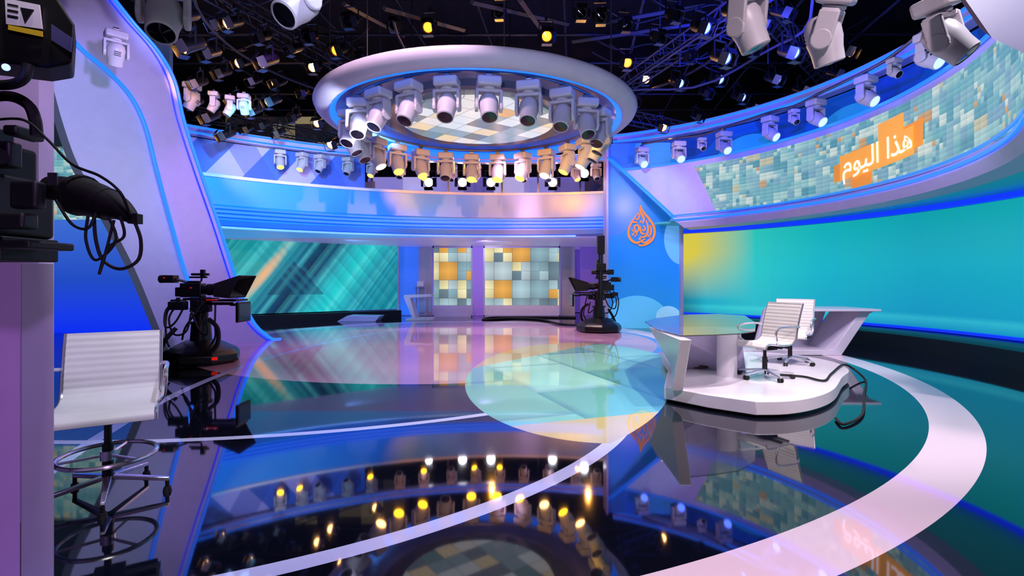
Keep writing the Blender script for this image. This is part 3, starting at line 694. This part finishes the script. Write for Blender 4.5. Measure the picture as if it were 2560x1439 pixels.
tag(B().tube([(RC_.x+5.0*math.cos(t*pi/30),RC_.y+4.4*math.sin(t*pi/30),6.1) for t in range(60)],.03,6,True).obj('curved_pipe',TRUSS),'dark curved circular ceiling pipe','pipe')
tag(B().tube([(1.5+3.6*math.cos(t*pi/20),9.5+3.0*math.sin(t*pi/20),5.8+.1*math.sin(t)) for t in range(-6,22)],.025,6).obj('curved_pipe',TRUSS_LIT),'dark curved ceiling pipe','pipe')
for k in range(14):
    x=random.uniform(1.5,5); y=8+k*.45; pts=[(x,y,7.28),(x+.7,y+.08,7.0-random.uniform(0,.05)),(x+1.5,y+.05,7.1),(x+2.3,y+.1,6.95),(x+3,y+.05,7.28)]
    tag(B().tube(pts,.02,6,sm=6).obj('hanging_cable',RUBBER),'black cable draped from ceiling grid','cable','ceiling cables')
for k in range(9):
    x=random.uniform(-8,-5); y=9+k*.5; pts=[(x,y,7.28),(x+.6,y+.08,7.0-random.uniform(0,.05)),(x+1.2,y+.05,7.1),(x+1.9,y+.1,6.95),(x+2.4,y+.05,7.28)]
    tag(B().tube(pts,.02,6,sm=6).obj('hanging_cable',RUBBER),'black cable draped from ceiling grid','cable','ceiling cables')
q0,q1,q2,q3=at(2400,-20,4.1),at(2640,-20,4.1),at(2640,170,3.7),at(2480,95,3.9)
tag(B().prism([q0,q1,q2,q3],(0,.1,.12)).obj('overhead_panel',mat('overhead_lilac','#4f5478',.6)),'blue-lilac overhead set panel','panel')

# =============== ROBOTIC PEDESTAL CAMERAS
def pedestal(loc,rz,label,mast):
    t=thing('studio_camera',label,'studio camera',loc,'robotic studio cameras',rz,local=True)
    prof=[(0,0.02),(.60,.02),(.62,.06),(.62,.16),(.56,.22),(.34,.34),(.24,.38),(0,.38)]
    B().lathe(prof,(0,0,0),8).obj('pedestal_base',BLACK,t,bevel=.02,sharp=20)
    for k in range(3):
        a=k*2*pi/3+.5; B().cyl((.5*math.cos(a),.5*math.sin(a),.0),(.5*math.cos(a),.5*math.sin(a),.06),.07).obj('wheel',RUBBER,t)
    B().box((.45,-.42,.12),(.12,.02,.05),R3(.4,'Z')).obj('warning_lamp',RED,t)
    b=B().cyl((0,0,.36),(0,0,.66),.17,.15).cyl((0,0,.66),(0,0,.70),.18).cyl((0,0,.70),(0,0,.88),.11)
    b.obj('column',BLACK,t)
    b=B().cyl((0,0,.86),(0,0,.93),.17).box((0,.13,1.0),(.2,.05,.22)).box((0,-.13,1.0),(.2,.05,.22)).cyl((0,-.17,1.02),(0,.17,1.02),.06).box((0,0,1.08),(.5,.22,.04))
    b.obj('pan_head',DARKG,t,bevel=.008)
    B().box((-.14,0,1.23),(.36,.17,.24)).box((-.14,0,1.37),(.26,.06,.04)).box((-.36,0,1.2),(.1,.14,.16)).obj('camera_body',BLACK,t,bevel=.015)
    B().cyl((.04,0,1.24),(.3,0,1.24),.075,.095).cyl((.12,0,1.24),(.2,0,1.24),.1).obj('lens',BLACK,t)
    B().box((-.45,-.12,1.42),(.2,.16,.13)).cyl((-.36,-.12,1.42),(-.2,-.05,1.36),.02).cyl((-.55,-.12,1.42),(-.62,-.12,1.42),.06,.07).obj('viewfinder',BLACK,t,bevel=.01)
    b=B().cyl((.0,0,1.38),(.02,0,1.5),.015).box((.03,0,1.52),(.07,.05,.12)).cyl((-.2,.06,1.5),(.1,.06,1.5),.022).box((-.05,0,1.45),(.3,.03,.03)); b.obj('microphone',BLACK,t)
    h=B(); I=[(.3,-.16,1.12),(.3,.16,1.12),(.3,.16,1.34),(.3,-.16,1.34)]; O=[(.62,-.27,1.1),(.62,.27,1.1),(.8,.29,1.48),(.8,-.29,1.48)]
    h.add(I+O,[(0,1,5,4),(1,2,6,5),(2,3,7,6),(3,0,4,7),(0,3,2,1)]); ho=h.obj('prompter_hood',BLACKM,t,smooth=False)
    sm=ho.modifiers.new('s','SOLIDIFY'); sm.thickness=.012
    B().add([(.34,-.15,1.3),(.34,.15,1.3),(.64,.25,1.12),(.64,-.25,1.12)],[(0,1,2,3)]).obj('prompter_glass',GLASS,t,smooth=False)
    B().box((.45,0,1.06),(.5,.4,.035)).box((.3,0,1.0),(.5,.05,.05)).obj('prompter_tray',BLACK,t,bevel=.006)
    B().box((.72,0,.86),(.05,.42,.34)).box((.6,0,.98),(.2,.05,.04)).obj('talent_monitor',BLACK,t,bevel=.01)
    B().box((.747,0,.86),(.006,.37,.28)).obj('monitor_screen',SCRN,t)
    B().box((-.3,-.15,.97),(.28,.12,.14)).obj('control_box',DARKG,t,bevel=.01); B().box((-.42,.05,1.02),(.16,.2,.1)).obj('control_box',DARKG,t,bevel=.01); B().box((.2,-.18,.93),(.14,.1,.12)).obj('control_box',DARKG,t,bevel=.01)
    b=B()
    for pts in ([(-.35,-.15,.95),(-.42,-.2,.75),(-.3,-.25,.5),(-.1,-.25,.55),(-.05,-.2,.85)],[(-.3,-.1,1.1),(-.5,-.15,.9),(-.48,-.2,.62),(-.3,-.22,.7),(-.15,-.15,1.05)],[(.3,-.1,1.0),(.35,-.2,.7),(.38,-.25,.45),(.3,-.3,.25),(.42,-.35,.1)],[(-.05,-.2,.9),(.1,-.25,.6),(.25,-.25,.5),(.2,-.2,.8)],[(-.4,0,1.1),(-.55,-.05,.85),(-.5,-.15,.45),(-.35,-.3,.3)],[(.15,-.15,1.05),(.0,-.22,.8),(-.15,-.2,.6),(-.2,-.2,.4)]):
        b.tube(pts,.016,8,sm=6)
    b.tube([(.25,-.2,.75),(.42,-.25,.6),(.44,-.28,.35),(.34,-.34,.2)],.035,8,sm=6); b.tube([(-.3,-.2,.6),(-.42,-.28,.42),(-.5,-.3,.25)],.035,8,sm=6)
    b.obj('cable_loom',RUBBER,t)
    B().box((-.12,-.092,1.27),(.03,.01,.015)).box((-.5,-.21,1.44),(.02,.01,.02)).box((.3,-.2,1.07),(.2,.01,.012)).obj('tally_lamp',RED,t)
    if mast:
        B().cyl((-.02,.18,.4),(-.02,.18,2.1),.06).box((-.02,.18,2.35),(.2,.16,.5)).box((-.02,.18,1.75),(.26,.22,.2)).cyl((-.3,.1,1.62),(.22,.1,1.62),.06).box((-.3,.1,1.62),(.16,.16,.14)).box((.0,.1,1.9),(.16,.2,.12)).obj('mast',BLACK,t,bevel=.012)
    return t
L=Vector(((503-1280)*8.9/F,8.9,0)); pedestal(tuple(L),0,'black robotic pedestal camera with teleprompter hood beside the arch',False)
Rr=Vector(((1497-1280)*14.2/F,14.2,0)); pedestal(tuple(Rr),pi,'black robotic pedestal camera with tall mast near blue wall',True)
pts=[fl(1460,815),fl(1400,812),fl(1350,800),fl(1280,797),fl(1210,801),fl(1230,795),fl(1330,794),fl(1440,795)]
tag(B().tube([p+Vector((0,0,.03)) for p in pts],.035,8,sm=8).obj('floor_cable',RUBBER),'thick black camera cable looped on the floor','cable')

# =============== CHAIRS
def chair(loc,rz,hs,label,tall):
    name='office_chair' if not tall else 'drafting_chair'
    t=thing(name,label,'chair',loc,None,rz,local=True)
    bh=.43 if tall else .49; k_=bh/.49; fw=.05 if tall else 0
    ctrl=[(0,.27+fw,hs-.055),(0,.25+fw,hs-.01),(0,.18+fw,hs+.005),(0,.0,hs-.015),(0,-.15,hs-.01),(0,-.225,hs+.05*k_),(0,-.255,hs+.18*k_),(0,-.30,hs+.34*k_),(0,-.35,hs+bh)]
    pc=catmull(ctrl,14); n=len(pc); W=.25
    top=[];bot=[]
    L_=0
    for i,p in enumerate(pc):
        d=(pc[min(i+1,n-1)]-pc[max(i-1,0)]).normalized(); nr=Vector((0,-d.z,d.y))*-1
        if i: L_+=(pc[i]-pc[i-1]).length
        o=(.010 if tall else .008)+(.0035 if tall else .008)*abs(math.sin(pi*L_/.045)); top.append(p+nr*-o); bot.append(p+nr*o*.8)
    lt=[p+Vector((-W,0,0)) for p in top]; rt=[p+Vector((W,0,0)) for p in top]
    lb=[p+Vector((-W,0,0)) for p in bot]; rb_=[p+Vector((W,0,0)) for p in bot]
    b=B(); vs=lt+rt+lb+rb_; fs=[]
    for i in range(n-1):
        fs+=[(i,i+1,n+i+1,n+i),(2*n+i,3*n+i,3*n+i+1,2*n+i+1),(i,2*n+i,2*n+i+1,i+1),(n+i,n+i+1,3*n+i+1,3*n+i)]
    fs+=[(0,n,3*n,2*n),(n-1,3*n-1,4*n-1,2*n-1)]
    b.add(vs,fs).obj('seat_sling',LEATHER,t,sharp=60)
    for s in (-1,1):
        B().tube([p+Vector((s*(W+.008),0,0)) for p in pc],.012,8).obj('side_rail',CHROME,t)
        B().tube([(s*(W+.02),-.27,hs+.20),(s*(W+.05),-.15,hs+.215),(s*(W+.05),.08,hs+.205),(s*(W+.05),.15,hs+.15),(s*(W+.04),.13,hs+.05),(s*(W+.01),.08,hs)],.013,8,sm=8).obj('armrest',CHROME,t)
    b=B().box((0,0,hs-.045),(.5,.04,.025)).box((0,-.12,hs-.05),(.5,.03,.02)).box((0,-.03,hs-.07),(.16,.2,.05)); b.tube([(-W,-.28,hs+.27*k_),(0,-.31,hs+.27*k_),(W,-.28,hs+.27*k_)],.01,6,sm=4); b.obj('under_frame',DARKG,t,bevel=.005)
    hz=.14 if tall else .12
    B().cyl((0,0,hz-.03),(0,0,hs*.55+.02),.03).cyl((0,0,hs*.55),(0,0,hs-.06),.02).obj('gas_column',BLACK,t)
    nl=5
    for k in range(nl):
        a=k*2*pi/nl+.35; r=.33
        c=Vector((math.cos(a),math.sin(a),0)); sd=Vector((-math.sin(a),math.cos(a),0))
        A=[c*.03-sd*.022+Vector((0,0,hz)),c*r-sd*.012+Vector((0,0,hz-.045))]; Bq=[c*.03+sd*.022+Vector((0,0,hz)),c*r+sd*.012+Vector((0,0,hz-.045))]
        B().strip(A,Bq,(0,0,-.025)).obj('base_leg',CHROME,t,bevel=.004)
        e=c*(r-.01)
        if tall:
            B().cyl(e+Vector((0,0,hz-.06)),e+Vector((0,0,.03)),.012,n=10).cyl(e+Vector((0,0,.03)),e,.02,.026,n=14).obj('glide',RUBBER,t)
        else:
            b=B().cyl(e+Vector((0,0,hz-.06)),e+Vector((0,0,.045)),.01,n=8)
            for q_ in (-1,1): b.cyl(e+sd*q_*.008+Vector((0,0,.028)),e+sd*q_*.026+Vector((0,0,.028)),.028,n=14)
            b.obj('caster',RUBBER,t)
    if tall:
        b=B().tube([(.25*math.cos(i*pi/20),.25*math.sin(i*pi/20),.27) for i in range(40)],.014,8,True)
        for k in range(3):
            a=k*2*pi/3+.2; b.cyl((.03*math.cos(a),.03*math.sin(a),.27),(.25*math.cos(a),.25*math.sin(a),.27),.009,n=6)
        b.cyl((0,0,.24),(0,0,.30),.04); b.obj('foot_ring',CHROME,t)
    return t
c1=chair(tuple(fl(270,1240)),math.radians(180+32),.60,'tall white ribbed leather drafting chair with chrome foot ring',True)
c1.scale=(1.05,1.15,1.0)

# =============== PODIUM + DESKS
zt=.17
out=[fl(1660,1003),fl(1770,1026),fl(1890,1045)]
rnd=catmull([fl(1890,1045),fl(1970,1043),fl(2040,1030),fl(2085,1008),fl(2105,975),Vector((4.66,7.2,0)),Vector((4.85,8.0,0)),Vector((4.5,8.8,0)),Vector((3.3,9.1,0)),Vector((2.5,8.7,0))],5)
poly=[(p.x,p.y) for p in out]+[(p.x,p.y) for p in rnd[1:]]+[(2.3,7.6)]
pod=thing('desk_podium','low white glossy podium with dark recessed base','podium',(3.3,7,0))
def sc_(p,s,c=(3.2,7.1)): return (c[0]+(p[0]-c[0])*s,c[1]+(p[1]-c[1])*s)
B().prism([(*sc_(p,.97),0) for p in poly],(0,0,.03)).obj('recessed_base',BLACK,pod)
B().prism([(*p,.03) for p in poly],(0,0,zt-.03)).obj('platform',WHITE,pod,bevel=.008,sharp=30)
dk=thing('news_desk','glass topped white news desk on the podium','desk',(2.9,7,zt))
B().strip([Vector((1.78,5.5,.77)),Vector((1.78,5.78,zt))],[Vector((1.83,6.95,.77)),Vector((2.3,7.55,zt))],(.12,0,0)).obj('side_wing',WHITE,dk,bevel=.008,sharp=20)
B().prism([(2.28,7.35,zt),(3.15,7.0,zt),(3.05,6.95,.765),(1.95,6.9,.765)],(.02,.05,0)).obj('modesty_panel',LAV,dk)
cx,cy=fl(1817,938,zt).x,fl(1817,938,zt).y
B().cyl((cx,cy,zt),(cx,cy,.775),.125,n=40).obj('desk_column',WHITE,dk)
tp=[(1640,822),(1702,838),(1780,836),(1850,833),(1888,826),(1890,806),(1862,788),(1800,784),(1710,786),(1640,795),(1612,803)]
tz=.79
tv=[]
for px,py in tp:
    v=fl(px,py,tz); tv.append((v.x,v.y,tz-.012))
B().prism(tv,(0,0,.012)).obj('glass_top',mat('desk_glass','#f4fafa',.03,trans=.95,ior=1.4),dk,bevel=.003,sharp=60)
oc=chair((fl(1912,944,zt).x,fl(1912,944,zt).y,zt),math.radians(90+22),.45,'white ribbed leather office chair with chrome frame on podium',False)
oc['group']='office chairs on the podium'
q=fl(1975,908,zt); dup(oc,(q.x,q.y,zt),math.radians(90+50),label='white ribbed leather office chair behind the other one on podium')
tag(B().tube([fl(1950,940,zt)+Vector((0,0,.02)),fl(2010,945,zt)+Vector((0,0,.02)),fl(2060,955,zt)+Vector((0,0,.02)),fl(2080,938,zt)+Vector((0,0,.03)),Vector((4.78,7.45,.19)),Vector((4.92,7.25,.02)),fl(2160,990)+Vector((0,0,.02)),fl(2155,1040)+Vector((0,0,.02)),fl(2110,1065)+Vector((0,0,.02)),fl(2090,1050)+Vector((0,0,.02))],.014,8,sm=8).obj('floor_cable',RUBBER),'black cable trailing off the podium','cable')
b=B()
for k in range(5):
    c=fl(1755,920,zt); b.tube([(c.x+.11*math.cos(i*pi/5+k)+random.uniform(-.02,.02),c.y+.13*math.sin(i*pi/5+k),zt+.02+.018*k+.01*math.sin(i)) for i in range(10)],.009,6,True,sm=3)
tag(b.obj('cable_coil',mat('coil_red','#4a1a20',.5)),'small tangle of dark red cables under the desk','cable')
d2=thing('angular_counter','white angular counter with slanted end leg','counter',(5.5,10,0))
b=B().prism([(4.25,9.7,0),(6.15,9.7,0),(6.6,9.6,.78),(6.72,9.6,.84),(6.45,9.6,.84),(6.0,9.7,.10),(4.25,9.7,.10)],(0,.9,0)); b.obj('counter_leg',WHITE,d2,bevel=.01,sharp=20)
B().prism([(5.2,9.5,.83),(6.75,9.5,.83),(6.75,9.5,.87),(5.2,9.5,.87)],(0,1.1,0)).obj('counter_top',WHITE,d2,bevel=.005)
B().prism([(4.9,10.5,.10),(6.1,10.5,.10),(6.35,10.5,.83),(5.1,10.5,.83)],(0,.06,0)).obj('modesty_panel',WHITEM,d2)

# =============== NEAR LEFT COLUMN + CAMERA
colm=thing('set_column','tall pink-lit white set column with pale edge','column',(-2.05,2.3,0))
def kx(px,d): return (px-1280)/F*d
B().prism([(kx(135,2.3),2.3,0),(kx(52,2.25),2.25,0),(kx(52,2.25)-.3,2.6,0),(kx(135,2.6),2.6,0)],(0,0,1.475)).obj('edge_face',PANELGREY,colm,bevel=.004)
B().prism([(kx(50,2.25),2.25,0),(kx(50,2.25)-1.0,2.1,0),(kx(50,2.25)-1.0,2.5,0),(kx(50,2.25)-.25,2.5,0)],(0,0,1.475)).obj('side_face',mat('pink_lit_side','#dcb4f0',.5),colm)  # pink light on the white column painted into this face's colour
bk=kx(135,3.1)
tag(B().box((bk-.6,3.05,2.6),(1.2,.1,5.2)).obj('partition_panel',mat('lilac_panel','#b9a0dc',.5)),'lilac lit partition panel','panel')
cm=thing('broadcast_camera','black broadcast camera head with cables on column','broadcast camera',(-1.95,2.15,1.48))
def bx(b,x0,y0,x1_,y1_,d0,d1):
    xr=kx(x1_,d1); xl=kx(x0,d0); zt_=CH+(HZ-y0)*d0/F; zb=CH+(HZ-y1_)*d0/F
    return b.box(((xr+xl)/2,(d0+d1)/2,(zt_+zb)/2),(abs(xr-xl),d1-d0,abs(zt_-zb)))
NB=mat('camera_black','#070709',.6)
NB2=mat('camera_dark_grey','#131318',.5)
b=B(); bx(b,-320,335,98,440,1.98,2.25); bx(b,-320,425,140,585,1.92,2.2); b.obj('camera_body',NB,cm,bevel=.02)
b=B(); bx(b,-320,350,60,415,1.94,2.0); bx(b,20,450,120,520,1.89,1.94); bx(b,-320,530,100,570,1.88,1.95); b.obj('side_cover',NB2,cm,bevel=.012)
b=B(); bx(b,-320,295,40,335,2.0,2.2); bx(b,40,310,80,335,2.02,2.15); b.obj('top_module',NB2,cm,bevel=.012)
b=B(); bx(b,-320,588,148,650,1.95,2.2); bx(b,-300,600,188,620,1.9,2.1); b.obj('mounting_plate',NB,cm,bevel=.008)
b=B(); b.tube([at(-60,250,2.0),at(20,240,2.0),at(70,262,2.0),at(88,300,2.0),at(92,340,2.0)],.02,8,sm=8); b.obj('handle',NB,cm)
b=B(); b.tube([at(128,470,2.0),at(170,475,1.98),at(205,490,1.95),at(255,505,1.92),at(300,522,1.9),at(332,545,1.88)],.06,18,sm=6,rl=[.045,.05,.072,.062,.042,.02]); b.cyl(at(196,486,1.955),at(206,490,1.95),.078); b.cyl(at(262,508,1.92),at(272,511,1.917),.06); b.box(at(338,547,1.88),(.035,.03,.035)); b.obj('zoom_control',RUBBER,cm)
b=B()
b.tube([at(-20,300,1.93),at(60,300,1.93),at(120,350,1.9),at(180,410,1.86),at(250,440,1.84),at(300,480,1.82),at(325,535,1.85)],.005,8,sm=8)
b.tube([at(335,550,1.87),at(352,600,1.87),at(345,650,1.87),at(300,672,1.87),at(258,650,1.87),at(240,600,1.87),at(235,540,1.9)],.006,8,sm=8)
b.tube([at(300,540,1.86),at(310,590,1.86),at(270,620,1.86),at(248,685,1.86),at(262,640,1.86),at(285,550,1.88)],.005,8,sm=8)
b.tube([at(220,540,1.88),at(215,600,1.87),at(240,650,1.87),at(290,600,1.87),at(270,540,1.88)],.005,8,sm=8)
b.tube([at(140,500,1.88),at(180,560,1.87),at(220,570,1.87),at(240,530,1.88)],.005,8,sm=8)
b.obj('cable_loop',RUBBER,cm)
b=B(); b.box(at(132,447,1.9),(.035,.006,.045)); b.obj('label_plate',STEEL,cm)
b=B(); b.cyl(at(-5,390,1.96),at(-5,390,1.90),.03); b.obj('control_knob',DARKG,cm)
tm_=thing('camera_monitor','black on-camera monitor housing with white and yellow labels','monitor',tuple(at(60,100,1.95)))
P=[at(-220,-60,2.05),at(110,-60,1.95),at(186,60,1.9),at(180,158,1.9),at(120,168,1.92),at(-220,130,2.05)]
B().prism(P,(-.16,.2,.02)).obj('housing',NB,tm_,bevel=.012,sharp=20)
def fr(x,y,o=.03):
    k=(x+220)/330; d=2.05-.10*k if x<110 else 1.95-.05*(x-110)/76; return at(x,y,d-o)
B().prism([fr(12,-5),fr(98,12),fr(105,72),fr(15,60)],(0,.004,0)).obj('warning_label',LABW,tm_)
B().prism([fr(20,62,.034),fr(105,78,.034),fr(106,92,.034),fr(20,74,.034)],(0,.003,0)).obj('yellow_label',YEL,tm_)
B().prism([fr(50,18,.036),fr(84,24,.036),fr(62,56,.036)],(0,.003,0)).obj('label_print',INK,tm_)
for k in range(3): B().prism([fr(18,8+k*14,.036),fr(44,13+k*14,.036),fr(44,17+k*14,.036),fr(18,12+k*14,.036)],(0,.003,0)).obj('label_print',INK,tm_)
B().prism([fr(128,60),fr(180,95),fr(176,130),fr(128,100)],(0,.004,0)).obj('side_label',mat('grey_lbl','#5a5f88',.5),tm_)
B().tube([at(-80,210,1.95),at(20,212,1.92),at(60,195,1.92),at(70,160,1.92)],.018,10,sm=6).obj('support_arm',NB,tm_)
B().ball(at(15,168,1.86),.012).obj('status_lamp',LENSB,tm_)

# =============== LIGHTS
GL=.98
def L_spot(loc,tgt,e,col,size=60,blend=.6,r=.1):
    l=bpy.data.lights.new('scene_spot','SPOT'); l.energy=e*GL; l.color=rgb(col)[:3] if isinstance(col,str) else col; l.spot_size=math.radians(size); l.spot_blend=blend; l.shadow_soft_size=r
    o=bpy.data.objects.new('scene_spot',l); scene.collection.objects.link(o); o.location=loc
    o.rotation_euler=(Vector(tgt)-Vector(loc)).to_track_quat('-Z','Y').to_euler(); return o
L_spot((3.5,5,6.3),(1.6,7.2,0),1300,'#fff2e8',60)
L_spot((-2,5,6.5),(-1,12,0),1150,'#ffd0e0',55)
L_spot((1,13,6.3),(0,12,0),1150,'#ffd8e4',90)
L_spot((-3,16,6.3),(-1,13,0),800,'#ffc4dc',80)
L_spot((2,16.5,6.2),(.5,15,0),800,'#ffd4e4',80)
L_spot((5,3.5,6.5),(3.2,6,.5),1000,'#fff4ff',50)
L_spot((2,-.5,5.5),(3,4,0),1450,'#ffe0ea',80)
L_spot((5.5,5,6),(5,7,0),850,'#ffe0ea',80)  # extra overhead spot added to brighten the white floor band
L_spot((-1,1.5,6.0),(-3,4,.6),560,'#fff6f0',50)
L_spot((-.5,4,6.0),(-.5,4.5,0),650,'#d0d8ff',80)
# arch
L_spot((-3,5,4.5),(-6.8,11,3),1050,'#bca4ff',70)
L_spot((-4,9,6.5),(-6,12,1),450,'#b070ff',60)
L_spot((-2,8,3.5),(-7,11,5),350,'#dce0ff',80)
L_spot((-5.2,4.5,3.6),(-8.3,10.5,3.4),380,'#c0d4e4',60)  # lamp added from the left to lift the shaded side ribbon
# near column
L_spot((-.3,.4,3.0),(-2.2,2.4,1.0),90,'#d8a0ff',80)
L_spot((-1.0,.2,.9),(-2.3,2.3,.6),44,'#e0c0ff',75)  # low lamp added under the camera's shadow to brighten the column
# ring
L_spot((-.5,1.5,2.9),(-.6,10,4.9),760,'#d4d0ff',60)
L_spot((-.67,9.2,4.2),(-.67,12.8,4.12),340,'#ffa61a',110,r=.03)  # added lamp with no fixture, yellows the far ring heads
L_spot((-2.6,12.9,4.3),(-1.6,16.8,4.85),420,'#ffa818',90,r=.03)
L_spot((1.2,12.9,4.3),(1.2,16.8,4.85),420,'#ffa818',90,r=.03)
L_spot((-5.5,11.5,4.3),(-6.2,14.5,5.0),300,'#ffc050',80,r=.03)
L_spot((-.6,15.6,4.9),(-.6,12,4.2),380,'#ffb020',110,r=.03)
L_spot((2.2,15,4.8),(.8,11.5,4.3),320,'#ffb040',100,r=.03)
L_spot((.9,9.4,4.2),(1.9,11.2,4.15),130,'#ffc050',110,r=.03)
L_spot((-6.2,9.5,5.0),(-6.6,11.6,5.8),170,'#ffb030',60,r=.03)
# balcony washes
L_spot((-5,10,5),(-6.5,15,3.5),1400,'#48b4ff',70)
L_spot((-.3,11,4.3),(.6,16.4,3.3),480,'#ffc8f4',32)
L_spot((-3,11,4.6),(-2.6,16,3.4),950,'#60b8ff',60)
L_spot((.8,12.2,4.4),(2.2,16,3.6),420,'#70b8ff',60)
# back panels
L_spot((-1,17.2,2.6),(0,21,.3),160,'#cfc0ff',120)
L_spot((-5.5,17,2.6),(-4,20,.8),80,'#70a8ff',120)
L_spot((1.5,21.3,2.5),(0,22.4,1),150,'#b498ff',150)
L_spot((-2.2,21.3,2.5),(-2.2,22.4,1),90,'#b498ff',150)
L_spot((2.2,12,5.5),(3.8,15.2,2.5),450,'#9accff',60)
# fascia
L_spot((2,6,4.3),(6.6,10,3.6),520,'#d8ccff',90)
L_spot((3,5,3.2),(6,9,5.1),460,'#b4bcff',80)
L_spot((3.5,12,4.0),(4.6,14.5,3.8),120,'#ffd8f0',90)
# truss blue
L_spot((4,8,5.3),(5,12,7.5),1200,'#2438ff',130)
L_spot((5.5,12,5.9),(3,13,8),850,'#2030ff',140)
L_spot((-6,9,5.9),(-6,12,8),200,'#8090ff',140)
L_spot((-7,13,5.6),(-6.5,13.5,7),120,'#ffb060',140)
L_spot((3.2,1.6,2.6),(2.3,4.3,4.3),70,'#e8e8ff',70)
L_spot((-1,1,3),(-2,4.2,4),50,'#ffffff',120)
L_spot((4.4,7.5,3.8),(5.5,10,.3),300,'#ffe8ff',80)
for o in scene.objects:
    for k in ('_w','_local'):
        if k in o: del o[k]
